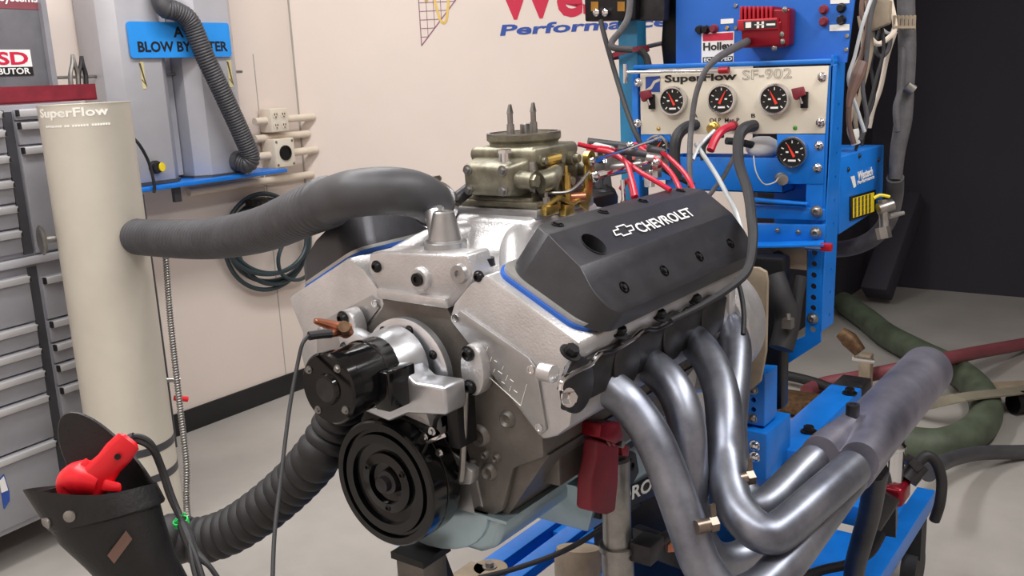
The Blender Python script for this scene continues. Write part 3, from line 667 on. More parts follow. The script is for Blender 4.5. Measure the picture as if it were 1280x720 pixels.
for dx, dy in ((-.022, .012), (.032, .0)):
    q = V((cxc+dx, dy, cz+.112)); b = MB(); b.cyl(q, q+V((0, 0, .038)), .0075, .0065, n=14); b.cyl(q+V((0, 0, .038)), q+V((0, 0, .058)), .005, n=12); b.quadring([[q+V((x_*.005, y_*.004, .056)) for x_, y_ in ((-1, -1), (1, -1), (1, 1), (-1, 1))], [q+V((x_*.002+.001, y_*.002, .072)) for x_, y_ in ((-1, -1), (1, -1), (1, 1), (-1, 1))]]); E('vent_tube', 'steel', b, cb)
E('booster_bridge', 'steel', MB().box((cxc+.005, 0, cz+.134), (.014, .014, .03)), cb, bevel=.002)
E('booster_bar', 'dark_steel', MB().box((cxc, 0, cz+.121), (.11, .014, .008)), cb, bevel=.002)
for s in (-1, 1):
    xb = cxc+s*.088
    fb = E('fuel_bowl', 'carb', MB().quadring([[(xb+s*.026, y, z) for y, z in ((-.044, cz+.036), (.050, cz+.036), (.052, cz+.088), (-.046, cz+.088))], [(xb-s*.028, y, z) for y, z in ((-.058, cz+.030), (.062, cz+.030), (.066, cz+.098), (-.062, cz+.098))]]), cb, bevel=.010, bseg=3)
    E('metering_block', 'steel', MB().box((cxc+s*.064, 0, cz+.060), (.012, .135, .06)), cb, bevel=.003)
    for dy in (-.034, .040):
        for dz in (-.017, .017): bolt(fb, (xb+s*.026, dy, cz+.062+dz), (s, 0, 0), .006, 'steel')
    b = MB(); b.cyl((xb, -.045, cz+.062), (xb, -.078, cz+.060), .016, .014, n=18); b.cyl((xb, -.078, cz+.060), (xb, -.086, cz+.060), .011, n=6); E('fuel_inlet', 'carb', b, fb)
    b = MB(); b.cyl((xb, .02*s, cz+.09), (xb, .02*s, cz+.108), .010, n=12); b.cyl((xb, .02*s, cz+.106), (xb, .02*s, cz+.112), .013, n=6); E('needle_seat', 'chrome', b, fb)
# side castings, near side
b = MB(); b.tube([(cxc-.072, -.078, cz+.056), (cxc-.05, -.085, cz+.06), (cxc-.02, -.08, cz+.07)], [.020, .018, .012], n=14); E('accelerator_pump', 'carb', b, cb)
b = MB(); b.cyl((cxc-.045, -.06, cz+.085), (cxc+.0, -.075, cz+.09), .008, n=10); b.cyl((cxc-.05, -.058, cz+.085), (cxc-.044, -.061, cz+.085), .011, n=10); E('idle_screw', 'brass', b, cb)
b = MB(); b.prism([(cxc+.052, -.094, cz+.072), (cxc+.080, -.094, cz+.078), (cxc+.074, -.094, cz+.02), (cxc+.058, -.094, cz-.012), (cxc+.030, -.094, cz+.004), (cxc+.034, -.094, cz+.02), (cxc+.05, -.094, cz+.03)], (0, .005, 0)); E('throttle_lever', 'brass', b, cb, bevel=.0015)
b = MB(); b.lathe((cxc+.062, -.096, cz+.083), (0, -1, 0), [(-.006, .014), (.005, .014), (.005, .007), (-.006, .007)], n=20, closed=True); E('lever_eye', 'brass', b, cb)
b = MB(); b.tube([(cxc-.072, -.085, cz+.012), (cxc-.04, -.095, cz+.026), (cxc-.0, -.097, cz+.012), (cxc+.04, -.096, cz+.022)], .0045, n=8); E('linkage_rod', 'brass', b, cb)
b = MB(); b.cyl((cxc-.012, -.094, cz+.018), (cxc-.012, -.094, cz+.062), .0075, n=12); b.cyl((cxc-.012, -.094, cz+.062), (cxc-.012, -.094, cz+.078), .003, n=8); E('pump_spring', 'brass', b, cb)
b = MB(); b.box((cxc-.06, -.09, cz+.008), (.04, .012, .016)); b.box((cxc-.01, -.092, cz+.002), (.03, .014, .02)); E('linkage_bracket', 'brass', b, cb, bevel=.002)
b = MB(); b.cyl((cxc+.0, -.082, cz+.02), (cxc+.035, -.098, cz+.018), .009, n=12); E('shaft_bushing', 'copper', b, cb)
for k, (dx, dz) in enumerate(((-.03, .03), (.015, .04), (-.055, .035), (.03, .055))):
    bolt(cb, (cxc+dx, -.079+.004*k, cz+dz), (0, -1, 0), .006, 'brass' if k % 2 else 'steel')
b = MB(); b.cyl((cxc-.082, .05, cz+.05), (cxc-.125, .065, cz+.026), .012, n=12); b.cyl((cxc-.122, .064, cz+.03), (cxc-.15, .072, cz+.026), .008, n=10); E('vacuum_port', 'dark_steel', b, cb)
for (a, c, r) in (((cxc+.062, -.1, cz+.078), (cxc+.40, -.06, cz+.092), .0035), ((cxc+.07, -.1, cz+.05), (cxc+.44, -.05, cz+.045), .0045)):
    b = MB(); a = V(a); c = V(c); b.cyl(a, c, r, n=8); b.cyl(a, lerp(a, c, .12), r*1.7, n=8); b.ball(a, r*2.4, 10); b.cyl(lerp(a, c, .93), c, r*1.8, n=8); E('throttle_rod', 'chrome', b, cb)

for k, (dx, dy, dz, r, l) in enumerate(((-.03, -.066, .05, .012, .02), (.02, -.066, .048, .010, .022), (.0, -.066, .088, .009, .016), (.045, -.066, .085, .010, .02), (-.05, -.066, .09, .008, .014))):
    b = MB(); b.lathe((cxc+dx, dy, cz+dz), (0, -1, 0), [(-.004, r*1.3), (l*.5, r*1.2), (l*.55, r*.8), (l, r*.75), (l, 0)], n=16); E('side_boss', 'carb', b, cb)
for k, (dx, dz, h_) in enumerate(((-.062, .012, .018), (-.03, .006, .012), (.02, .004, .014), (.06, .010, .016))):
    b = MB(); b.cyl((cxc+dx, -.084, cz+dz), (cxc+dx, -.084, cz+dz+h_), .007, n=6); b.cyl((cxc+dx, -.084, cz+dz+h_), (cxc+dx, -.084, cz+dz+h_+.01), .004, n=8); E('base_nut', 'brass' if k % 2 else 'steel', b, cb)
b = MB(); b.tube([(cxc-.055, -.08, cz+.036), (cxc-.02, -.10, cz+.034), (cxc+.02, -.10, cz+.044), (cxc+.06, -.095, cz+.06)], .003, n=8); E('return_spring', 'steel', b, cb)
# --- distributor and plug wires
dc = V((.68, .03, 1.12))
ds = E('distributor', 'black_satin', MB().lathe(dc, (0, 0, 1), [(0, .03), (.05, .03), (.055, .056), (.085, .058), (.10, .052), (.112, .04), (.112, 0)], n=28))
E('rear_coil', 'black_satin', MB().box((.585, -.01, 1.185), (.10, .10, .08)), bevel=.006)
for k in range(8):
    t = k*2*PI/8+.3; q = dc+V((.038*math.cos(t), .038*math.sin(t), .108)); b = MB(); b.cyl(q, q+V((0, 0, .022)), .009, .007, n=10); E('terminal', 'hose_grey', b, ds)
wires = [[(735, 187, 1.93), (762, 190, 1.86), (782, 203, 1.8), (790, 225, 1.74), (795, 246, 1.70)],
         [(740, 183, 1.95), (775, 198, 1.86), (800, 215, 1.80), (822, 228, 1.76), (838, 238, 1.74)],
         [(800, 185, 2.0), (822, 200, 1.95), (838, 215, 1.88), (848, 232, 1.8), (852, 245, 1.78)],
         [(790, 180, 2.02), (825, 190, 1.98), (848, 208, 1.92), (862, 226, 1.86), (868, 242, 1.84)],
         [(722, 180, 1.9), (740, 184, 1.9), (760, 186, 1.9), (775, 189, 1.92)],
         [(776, 236, 1.86), (784, 226, 1.84), (789, 234, 1.8), (792, 247, 1.75)]]
for wv in wires:
    b = MB(); b.tube([at(*q) for q in wv], .0048, n=9); wo = E('spark_plug_wire', 'red_wire', b)
for (q0, q1, m_) in (((772, 187, 1.9), (808, 193, 1.9), 'hose_grey'), ((745, 184, 1.95), (765, 187, 1.9), 'clear_tube'), ((808, 186, 1.98), (830, 190, 1.98), 'hose_grey'), ((735, 178, 1.97), (790, 183, 1.98), 'hose_grey')):
    b = MB(); b.cyl(at(*q0), at(*q1), .010, .007, n=12); E('wire_boot', m_, b)
# rear fuel rail and fittings between carburetor and console
b = MB(); b.box(at(770, 205, 2.0), (.16, .04, .04)); b.cyl(at(745, 212, 1.95), at(815, 205, 1.97), .013, n=12); b.cyl(at(800, 200, 1.96), at(830, 203, 1.99), .018, n=12); E('fuel_log', 'steel', b, bevel=.003)
for q in ((752, 196, 1.93), (788, 192, 1.95), (812, 226, 1.94), (820, 214, 1.93)):
    b = MB(); c = at(*q); b.cyl(c-V((0, 0, .012)), c+V((0, 0, .014)), .011, n=6); b.ball(c+V((0, 0, .016)), .009, 10); E('fitting', 'chrome', b)
b = MB(); a = at(778, 225, 1.78); b.cyl(a, at(780, 258, 1.78), .004, n=8); b.cyl(at(776, 256, 1.78), at(784, 256, 1.78), .009, n=10); E('dipstick', 'chrome', b)
# plug boots on the header side: chrome spring-like tips
for (x, y) in ((768, 461), (823, 433), (898, 392)):
    c = ony(x, y, -.275); b = MB(); b.tube([c+V((-.012, .012, .012)), c, c+V((.012, -.012, -.012))], .0055, n=10, cr=False); b.lathe(c, (1, -1, -1), [(-.012, .008), (-.008, .010), (-.004, .008), (0, .010), (.004, .008), (.008, .010), (.012, .007)], n=12); E('spark_plug', 'chrome', b)

# --- water pump with electric motor, aluminium body
mz = 1.033
wp = E('water_pump', 'bright_alu', MB().prism([(0, y, z) for y, z in ((.055, 1.066), (-.012, 1.068), (-.050, 1.048), (-.078, 1.026), (-.135, 1.028), (-.135, .985), (-.06, .975), (-.02, .955), (.05, .965), (.075, 1.0))], (.05, 0, 0)), bevel=.006, bseg=3)
part(wp, 'bright aluminium water pump body')
E('inlet_cone', 'bright_alu', MB().lathe((.055, 0, 1.03), (-1, 0, 0), [(0, .06), (.03, .058), (.05, .052)], n=36), wp)
for (px, py, m_) in ((592, 462, 'cast_alu'), (436, 416, 'cast_alu')):
    p = onx(px, py, .075); b = MB(); b.prism([(.07, p.y+.022*math.cos(t)*1.0, p.z+.040*math.sin(t)) for t in [k*2*PI/20 for k in range(20)]], (.028, 0, 0)); fl = E('mount_foot', m_, b, wp, bevel=.003)
    for dz in (.026, -.026): bolt(wp, (.069, p.y+.004, p.z+dz), (-1, 0, 0), .0095, 'black_satin', 'round')
b = MB(); b.prism([(.045, y, z) for y, z in ((.05, 1.06), (.1, 1.075), (.115, 1.05), (.06, 1.02))], (.03, 0, 0)); E('left_arm', 'bright_alu', b, wp, bevel=.008)
b = MB(); b.lathe((.085, -.005, .93), (-1, 0, 0), [(0, .055), (.03, .05), (.04, .03), (.04, 0)], n=30); E('pump_volute', 'cast_alu', b, wp)
mo = E('pump_motor', 'black_gloss', MB().lathe((.035, 0, mz), (-1, 0, 0), [(0, .046), (.008, .0525), (.012, .0525), (.013, .0505), (.05, .0505), (.051, .0525), (.056, .0525), (.057, .0505), (.108, .0505), (.111, .053), (.128, .053), (.131, .050), (.131, .024), (.136, .022), (.136, .016), (.133, .0145), (.133, 0)], n=48)); part(mo, 'glossy black cylindrical electric pump motor')
for t in (.6, 2.2, 3.8, 5.3): bolt(mo, (-.096, .042*math.cos(t), mz+.042*math.sin(t)), (-1, 0, 0), .004, 'steel')
b = MB(); b.lathe((-.098, 0, mz), (-1, 0, 0), [(0, .019), (.003, .018), (.004, 0)], n=24); E('end_cap', 'dark_steel', b, mo)
E('motor_flange', 'black_gloss', MB().box((-.012, -.052, mz-.012), (.06, .03, .06)), mo, bevel=.004)

# --- harmonic balancer
hb = E('harmonic_balancer', 'black_gloss', MB().lathe((.065, 0, ZC), (-1, 0, 0), [(0, .05), (0, .098), (.003, .1015), (.030, .1015), (.031, .0995), (.034, .0995), (.035, .1015), (.062, .1015), (.065, .0985), (.065, .088), (.058, .086), (.058, .082), (.065, .080), (.065, .066), (.056, .064), (.054, .050), (.060, .048), (.062, .034), (.052, .032), (.050, .026), (.050, .0)], n=72)); part(hb, 'large glossy black harmonic balancer disc')
b = MB(); b.lathe((.018, 0, ZC), (-1, 0, 0), [(0, .020), (.012, .019), (.014, .013), (.024, .012), (.025, 0)], n=24); E('crank_bolt', 'dark_steel', b, hb)
for k in range(3):
    t = k*2*PI/3+.5; bolt(hb, (.007, .041*math.cos(t), ZC+.041*math.sin(t)), (-1, 0, 0), .006, 'black_satin', 'round')
E('crank_hub', 'black_satin', MB().cyl((.06, 0, ZC), (.10, 0, ZC), .04, n=24))
# crank trigger pickup and black module
p = onx(572, 528, .05); E('trigger_module', 'black_satin', MB().box((.06, p.y, p.z), (.045, .022, .075)), bevel=.003)
p = onx(541, 553, .03)
tp = E('trigger_bracket', 'chrome', MB().bar((p.x, p.y+.016, p.z-.004), (p.x+.01, p.y-.02, p.z+.014), .01, .006), bevel=.001)
for dy, dz in ((.012, .008), (-.016, -.012), (-.004, .02)): bolt(tp, (p.x-.004, p.y+dy, p.z+dz), (-1, 0, 0), .0045, 'chrome')
b = MB(); b.tube([onx(542, 545, .045), onx(545, 525, .04), onx(555, 517, .04), onx(566, 520, .05)], .0035, n=8); E('pickup_lead', 'black_rubber', b)
b = MB(); b.tube([onx(582, 490, .06), onx(580, 540, .055), onx(578, 585, .055), onx(576, 600, .058)], .005, n=10); E('timing_tube', 'steel', b)
b = MB(); b.prism([onx(570, 606, .06), onx(588, 606, .06), onx(590, 590, .06), onx(580, 582, .06), onx(572, 592, .06)], (.02, 0, 0)); E('timing_pointer', 'machined', b, bevel=.002)

# --- oil pan
prof = [(-.150, .787), (-.150, .765), (-.138, .735), (-.105, .718), (.105, .718), (.138, .735), (.150, .765), (.150, .787)]
pn = E('oil_pan', 'pan_zinc', ext(prof, XF-.005, XR-.01), bevel=.012, bseg=3); part(pn, 'pale bluish zinc plated oil pan')
E('pan_flange', 'pan_zinc', ext([(-.165, .785), (.165, .785), (.165, .790), (-.165, .790)], XF-.01, XR), pn)
E('front_lobe', 'pan_zinc', MB().prism([(XF-.012, .13*math.cos(t), .79+(.085*math.sin(t))) for t in [PI+k*PI/14 for k in range(15)]], (.22, 0, 0)), pn, bevel=.006)
sx0 = .33
E('sump', 'pan_zinc', MB().quadring([[(sx0-.05, -.17, .775), (XR-.01, -.17, .775), (XR-.01, .17, .775), (sx0-.05, .17, .775)], [(sx0-.02, -.185, .72), (XR-.01, -.185, .72), (XR-.01, .185, .72), (sx0-.02, .185, .72)], [(sx0, -.16, .665), (XR-.01, -.16, .645), (XR-.01, .16, .645), (sx0, .16, .665)]]), pn, bevel=.006)

# --- rear: flywheel housing plate and motor plate
bh = E('bell_housing', 'cast_alu', MB().lathe((XR, 0, .895), (1, 0, 0), [(0, .15), (0, .20), (.03, .21), (.12, .262), (.125, .272), (.145, .278), (.16, .272), (.16, .0)], n=64)); part(bh, 'silver cast flywheel housing behind the header tubes')
for k in range(12):
    t = k*2*PI/12+.2; bolt(bh, (XR+.123, .267*math.cos(t), .895+.267*math.sin(t)), (-1, 0, 0), .007, 'dark_steel')
b = MB(); b.lathe((.66, -.195, .955), (1, 0, 0), [(0, .09), (0, .118), (.006, .126), (.03, .128), (.034, .122), (.05, .120), (.1, .12), (.1, 0)], n=56); E('starter_pocket', 'cast_alu', b, bh)
p = onx(915, 372, XR+.06); E('housing_tab', 'cast_alu', MB().box((XR+.03, p.y+.012, p.z), (.03, .055, .055)), bh, bevel=.006)
bolt(bh, (XR+.014, p.y+.004, p.z+.008), (-1, 0, 0), .009, 'black_satin', 'round')
p = onx(938, 430, XR+.11); E('housing_tab', 'cast_alu', MB().box((.655, p.y+.012, p.z), (.014, .04, .035)), bh, bevel=.006)
bolt(bh, (.648, p.y+.01, p.z), (-1, 0, 0), .008, 'dark_steel', 'round')

# --- engine mount on near side: black gusset
b = MB(); b.prism([ony(690, 548, -.19), ony(715, 540, -.19), ony(738, 590, -.19), ony(728, 596, -.19), ony(722, 592, -.19)], (0, .012, 0)); em = E('mount_gusset', 'black_satin', b, bevel=.003)
p = ony(728, 589, -.193); bolt(em, p, (0, -1, 0), .009, 'steel')
E('block_skirt', 'block_grey', MB().box((.38, -.194, .87), (.42, .038, .09)), bevel=.006)

# --- exhaust headers
hx = E('exhaust_header', 'dark_steel', MB().bar(ony(706, 486, -.2965), ony(903, 391, -.2965), .012, .066, up=(0, -.12, .99)), bevel=.004); part(hx, 'long header with flange, four steel tubes and wide collector')
b = MB(); b.tube([ony(700, 488, -.306), ony(703, 476, -.306), ony(716, 466, -.306), ony(738, 455, -.306), ony(750, 442, -.306), ony(766, 438, -.306), ony(790, 424, -.306), ony(806, 412, -.306), ony(822, 411, -.306), ony(845, 398, -.306), ony(860, 385, -.306), ony(874, 384, -.306), ony(897, 370, -.306)], .0042, n=8); E('flange_edge', 'chrome', b, hx)
for (x_, y_) in ((722, 481), (783, 452), (842, 419), (888, 397)):
    q_ = ony(x_, y_, -.3035); b = MB(); b.lathe(q_+V((0, .004, 0)), (0, -1, 0), [(0, .040), (.006, .040), (.008, .036), (.008, 0)], n=32); E('port_flange', 'dark_steel', b, hx)
RT = .029
tb = [[(718, 473, 1.475), (746, 477, 1.45), (777, 496, 1.43), (802, 525, 1.415), (822, 560, 1.40), (842, 610, 1.385), (860, 660, 1.37), (878, 708, 1.36), (908, 745, 1.35), (945, 738, 1.355), (980, 706, 1.38), (1015, 660, 1.43), (1049, 614, 1.50), (1062, 597, 1.525)],
      [(778, 445, 1.60), (799, 450, 1.56), (826, 467, 1.51), (846, 493, 1.48), (858, 530, 1.46), (861, 580, 1.45), (864, 640, 1.45), (882, 690, 1.46), (915, 702, 1.48), (955, 680, 1.51), (1005, 632, 1.56), (1044, 594, 1.60)],
      [(838, 412, 1.74), (859, 419, 1.68), (884, 447, 1.61), (900, 485, 1.55), (906, 530, 1.50), (907, 572, 1.47), (912, 610, 1.43), (922, 638, 1.40), (942, 660, 1.375), (962, 668, 1.365), (980, 660, 1.375), (1025, 621, 1.43), (1066, 585, 1.505)],
      [(885, 393, 1.87), (903, 400, 1.82), (918, 427, 1.76), (918, 470, 1.70), (912, 540, 1.62), (920, 600, 1.56), (938, 628, 1.53), (962, 629, 1.52), (1005, 587, 1.57), (1038, 555, 1.61)]]
tubes = []
for q in tb:
    b = MB(); b.tube([at(*k) for k in q], RT, n=28, seg=10); o = E('header_tube', 'header', b, hx, ang=60); tubes.append(o)
    c = at(*q[0]); b = MB(); d_ = (at(*q[1])-c).normalized(); b.lathe(c, d_, [(0, RT+.008), (.004, RT+.007), (.008, RT+.001)], n=28); E('weld_bead', 'dark_steel', b, o)
c1 = at(1158, 463, 2.0); c0 = at(1055, 576, 1.56)
dcl = (c1-c0).normalized(); Lc = (c1-c0).length
su = V((0, 0, 1)); sr = dcl.cross(su).normalized(); su = sr.cross(dcl)
ends = [at(*q[-1])-c0 for q in tb]; ends = [(e.dot(sr), e.dot(su)) for e in ends]
def lobe(th):
    best = .02
    for (a, c) in ends:
        rho = math.hypot(a, c); dl = th-math.atan2(c, a); s_ = rho*math.sin(dl)
        if abs(s_) < RT+.002: best = max(best, rho*math.cos(dl)+math.sqrt((RT+.002)**2-s_**2))
    return best
rg = []; NN = 64; RC = .0515
for t, f in ((-.012, 0), (.0, .01), (.03, .08), (.06, .25), (.09, .5), (.12, .75), (.15, .93), (.18, 1), (Lc-.001, 1), (Lc, .99)):
    rg.append([c0+dcl*t+(sr*math.cos(2*PI*k/NN)+su*math.sin(2*PI*k/NN))*(lobe(2*PI*k/NN)*(1-f)+RC*f) for k in range(NN)])
rg += [[c0+dcl*t+(sr*math.cos(2*PI*k/NN)+su*math.sin(2*PI*k/NN))*(RC-.004) for k in range(NN)] for t in (Lc-.0005, .22)]
E('collector', 'collector', MB().quadring(rg), hx, ang=40)
p = onp(1075, 517, c0+dcl*.1+su*.045, su); p = c0+dcl*(p-c0).dot(dcl)+su*.046+sr*-.02; b = MB(); b.cyl(p-V((0, 0, .012)), p+V((0, 0, .012)), .0115, n=20); b.lathe(p+V((0, 0, .010)), (0, 0, 1), [(0, .0115), (.004, .011), (.004, .006), (0, .005), (0, 0)], n=18); part(E('sensor_bung', 'dark_steel', b, hx), 'threaded plug on top of the collector')
for q, nrm in (((932, 598, 1.425), (.7, -.5, .0)), ((886, 656, 1.345), (.7, -.5, .0))):
    c = at(*q); b = MB(); n_ = V(nrm).normalized(); b.cyl(c-n_*.02, c+n_*.002, .010, n=16); b.cyl(c, c+n_*.012, .0115, n=6); b.bar(c+n_*.008, c+n_*.006+V((0, 0, .03)), .004, .008); part(E('probe_fitting', 'bronze', b, hx), 'bronze probe fitting')
for (x, y) in ((712, 442), (772, 416), (822, 395), (867, 376)):
    c = ony(x, y, -.30); bolt(H1[0], c, (0, -.6, .8), .0105, 'black_satin', 'hex', 'head_bolt')
c = ony(710, 497, -.31); bolt(hx, c, (-.2, -1, .2), .009, 'chrome', 'hex')
p = ony(694, 466, -.295); b = MB(); b.cyl(p+V((-.004, .02, 0)), p+V((-.006, -.002, -.0)), .0125, n=20); E('head_boss', 'cast_alu', b, H1[0])

# --- support stand under the balancer and steel prop under the near side
st = thing('engine_stand', 'dark steel front stand post with gusset under the balancer', 'stand', onz(520, 760, 0)*0+V((.10, .01, 0)))
b = MB(); b.box((.085, .012, .345), (.06, .06, .69)); b.build('post', 'block_grey', st, bevel=.004)
b = MB(); b.prism([(.116, .0, .69), (.126, .0, .69), (.20, .0, .48), (.116, .0, .48)], (0, .02, 0)); b.build('gusset', 'black_satin', st)
b = MB(); b.box((.085, .012, .01), (.2, .2, .02)); b.build('foot', 'dark_steel', st, bevel=.003)
b = MB(); b.box((.085, .012, .695), (.07, .07, .012)); b.build('saddle', 'black_satin', st)
# ================================================================ HOSES AT THE ENGINE
th0 = on_cyl(150, 292, TC, TR_)
up_pts = [th0+V((.02, .03, 0)), at(172, 296, 2.93), at(250, 299, 2.52), at(320, 289, 2.10), at(385, 263, 1.69), at(430, 245, 1.53), at(470, 239, 1.51), at(505, 240, 1.525), at(530, 247, 1.56), at(546, 258, 1.61)]
bhs = thing('breather_hose', 'thick grey ribbed hose from the cream cylinder to the engine', 'hose', at(350, 280, 2.1))
MB().tube(up_pts, [.05, .05, .048, .044, .039, .038, .038, .038, .037, .036], n=26, seg=10, rib=(.026, .011, .0, .86)).build('hose', 'hose_grey', bhs, ang=50)
def clampring(c, d, r, parent, m='chrome', w_=.012):
    b = MB(); b.lathe(V(c)-V(d).normalized()*w_/2, d, [(0, r), (0, r+.003), (w_, r+.003), (w_, r)], n=32, closed=True)
    q = V(c)+V((0, 0, r+.006)); b.box(q, (.016, .016, .012)); b.cyl(q-V((.016, 0, 0)), q+V((.016, 0, 0)), .005, n=8)
    o = b.build('hose_clamp', m, parent); return o
d_ = (up_pts[1]-up_pts[0]); clampring(at(160, 294.5, 2.965), d_, .055, bhs, w_=.02)
d_ = (up_pts[-1]-up_pts[-2]); clampring(lerp(up_pts[-2], up_pts[-1], .85), d_, .037, bhs, w_=.016)
ntip = nb+V((.016, .036, .052)); MB().tube([up_pts[-1]-d_*.15, up_pts[-1]+d_*.15, lerp(up_pts[-1], ntip, .6), ntip-V((.003, .005, .012))], [.031, .027, .018, .014], n=18).build('hose_tail', 'bright_alu', bhs)
lo_pts = [V((.036, .092, .985)), at(427, 508, 1.575), at(416, 537, 1.60), at(397, 570, 1.61), at(366, 605, 1.65), at(325, 640, 1.68), at(285, 665, 1.71), at(245, 676, 1.73), at(205, 672, 1.72), at(165, 690, 1.70), at(140, 760, 1.68)]
o = MB().tube(lo_pts, [.034, .036, .037]+[.040]*(len(lo_pts)-3), n=24, seg=8, rib=(.024, .005, 0, 1)).build('intake_hose', 'black_rubber', ang=50); tag(o, 'thick black ribbed hose curving down from behind the black pump motor', 'hose')

# copper clamp and its black lead
ac = thing('alligator_clip', 'copper alligator clip gripping the silver bracket by the pump', 'clip', at(415, 410, 1.42))
b = MB(); b.tube([at(393, 401, 1.40), at(408, 405, 1.41), at(425, 410, 1.42), at(438, 409, 1.43)], [.004, .007, .010, .006], n=10); b.build('jaw', 'copper', ac)
b = MB(); b.tube([at(412, 418, 1.40), at(424, 414, 1.42), at(434, 415, 1.43), at(440, 413, 1.435)], [.005, .008, .009, .005], n=10); b.build('jaw', 'copper', ac)
b = MB(); b.cyl(at(430, 408, 1.405), at(432, 416, 1.44), .009, n=12); b.build('spring', 'rusty', ac)
MB().tube([at(414, 417, 1.40), at(400, 418, 1.39), at(386, 420, 1.38)], .0065, n=10).build('boot', 'black_rubber', ac)
MB().tube([at(386, 420, 1.38), at(378, 430, 1.37), at(372, 455, 1.36), at(362, 510, 1.33), at(352, 590, 1.28), at(343, 670, 1.22), at(340, 760, 1.16)], .0028, n=8).build('lead', 'black_rubber', ac)

# ================================================================ HOLSTER AND RED TIMING GUN (standing near the camera)
HD = 1.08
h_top = at(117, 612, HD); h_bot = at(205, 760, HD+.02); ax = (h_bot-h_top).normalized()
vw = (h_top-CAM).normalized(); HU = ax.cross(vw).normalized()
if HU.dot(at(1000, 612, HD)-h_top) < 0: HU = -HU
HW = HU.cross(ax).normalized()
if HW.dot(vw) > 0: HW = -HW                                         # HW points to the camera
hol = thing('tool_holster', 'black leather holster with two rivets holding the red gun', 'holster', V((h_bot.x, h_bot.y, 0)))
N = 96; rings = []
def hring(t, ru, rw, shape=None):
    out = []
    for k in range(N):
        a = 2*PI*k/N; base = h_top+ax*t
        o_ = HU*(ru*math.cos(a))+HW*(rw*math.sin(a))
        lift = shape(a) if shape else 0
        out.append(base+o_-ax*lift)
    return out
def lip(a):                                                        # back rises to a tall flap, front dips
    s_ = math.sin(a); c_ = math.cos(a); l_ = -.034*c_
    if s_ < 0 and abs(c_-.38) < .60: l_ += .100*(1-((c_-.38)/.60)**2)**.5
    else: l_ += -.006*s_*math.cos(c_*2.2)
    return l_
outer = [hring(0, .060, .045, lip), hring(.035, .057, .044), hring(.07, .048, .039), hring(.11, .040, .033), hring(.2, .035, .028), hring(.26, .033, .026)]
inner = [hring(.001, .057, .042, lip), hring(.035, .054, .041), hring(.07, .045, .036), hring(.11, .036, .029)]
b = MB(); b.quadring(inner[::-1]+outer, caps=(True, True)); b.build('pouch', 'leather', hol, ang=45)
b = MB(); b.quadring([hring(-.004+.0, .0605, .0460, lambda a: -.034*math.cos(a)+(-.006*math.sin(a)*math.cos(math.cos(a)*2.2) if math.sin(a) > 0 else 0)), hring(.032, .0595, .0470, lambda a: -.018*math.cos(a)), hring(.034, .0575, .0445, lambda a: -.018*math.cos(a))], caps=(False, False)); b.build('cuff', 'leather', hol, ang=45)
for a, t in ((2.15, .008), (2.75, .004), ):
    c = h_top+ax*t+HU*(.0605*math.cos(a))+HW*(.0470*math.sin(a)); nn = (HU*math.cos(a)+HW*math.sin(a)*1.3).normalized()
    inst('rivet', 'rivet', lambda: MB().lathe((0, 0, 0), (0, 0, 1), [(-.001, .0065), (.0015, .0065), (.003, .004), (.0032, 0)], n=16), 'steel', c, nn, hol)
pb_ = []
for a, t in ((2.0, .066), (1.45, .052), (1.42, .064), (2.0, .078)):
    f = 1-t*.9/.4; ru = .0575-.011*max(0, (t-.035)/.035); pb_.append(h_top+ax*t+HU*((ru+.004)*math.cos(a))+HW*((ru*.80+.004)*math.sin(a)))
b = MB(); b.prism(pb_, HW*.0015); part(b.build('maker_patch', 'wire_brown', hol), 'reddish leather patch')
b = MB(); b.tube([h_bot-ax*.02, V((h_bot.x+.03, h_bot.y, h_bot.z-.2)), V((h_bot.x+.03, h_bot.y, .02))], .014, n=14); b.build('stand_pole', 'black_satin', hol)
b = MB(); b.lathe((h_bot.x+.03, h_bot.y, 0), (0, 0, 1), [(0, .13), (.012, .13), (.02, .1), (.026, .02), (.026, 0)], n=36); b.build('stand_foot', 'black_satin', hol)

gun = thing('timing_light', 'red pistol-shaped timing light resting in the black holster', 'timing light', at(120, 600, HD-.005))
g0 = at(162, 550, HD-.005); g1 = at(120, 598, HD+.0); gd = (g1-g0).normalized(); gs = gd.cross(vw).normalized()
def gsec(p, a_w, b_w, n=16): return [p+gs*(a_w*math.copysign(abs(math.cos(2*PI*k/n))**.6, math.cos(2*PI*k/n)))+vw*(b_w*math.copysign(abs(math.sin(2*PI*k/n))**.6, math.sin(2*PI*k/n))) for k in range(n)]
L_ = (g1-g0).length
b = MB(); b.quadring([gsec(g0-gd*.002, .009, .009), gsec(g0+gd*.002, .0145, .0125), gsec(g0+gd*.02, .0165, .0145), gsec(g0+gd*L_*.6, .0155, .0145), gsec(g1, .019, .016), gsec(g1+gd*.02, .022, .017)]); b.build('grip', 'red_plastic', gun)
b = MB(); hh_ = [at(126, 604, HD), at(106, 598, HD), at(92, 604, HD+.003), at(92, 624, HD+.003)]
b.tube(hh_, [.016, .021, .019, .013], n=20); b.build('barrel', 'red_plastic', gun)
b = MB(); b.prism([at(92, 588, HD-.012), at(108, 571, HD-.012), at(116, 584, HD-.012), at(104, 594, HD-.012)], vw*.024); b.build('rear_fin', 'red_plastic', gun, bevel=.003)
b = MB(); b.prism([at(130, 598, HD-.014), at(152, 604, HD-.014), at(152, 616, HD-.014), at(126, 614, HD-.014)], vw*.022); b.build('trigger_guard', 'red_plastic', gun, bevel=.003)
b = MB(); c = at(147, 571, HD-.02); b.cyl(c, c+vw*.006, .0035, n=12); b.build('screw_hole', 'black_satin', gun)
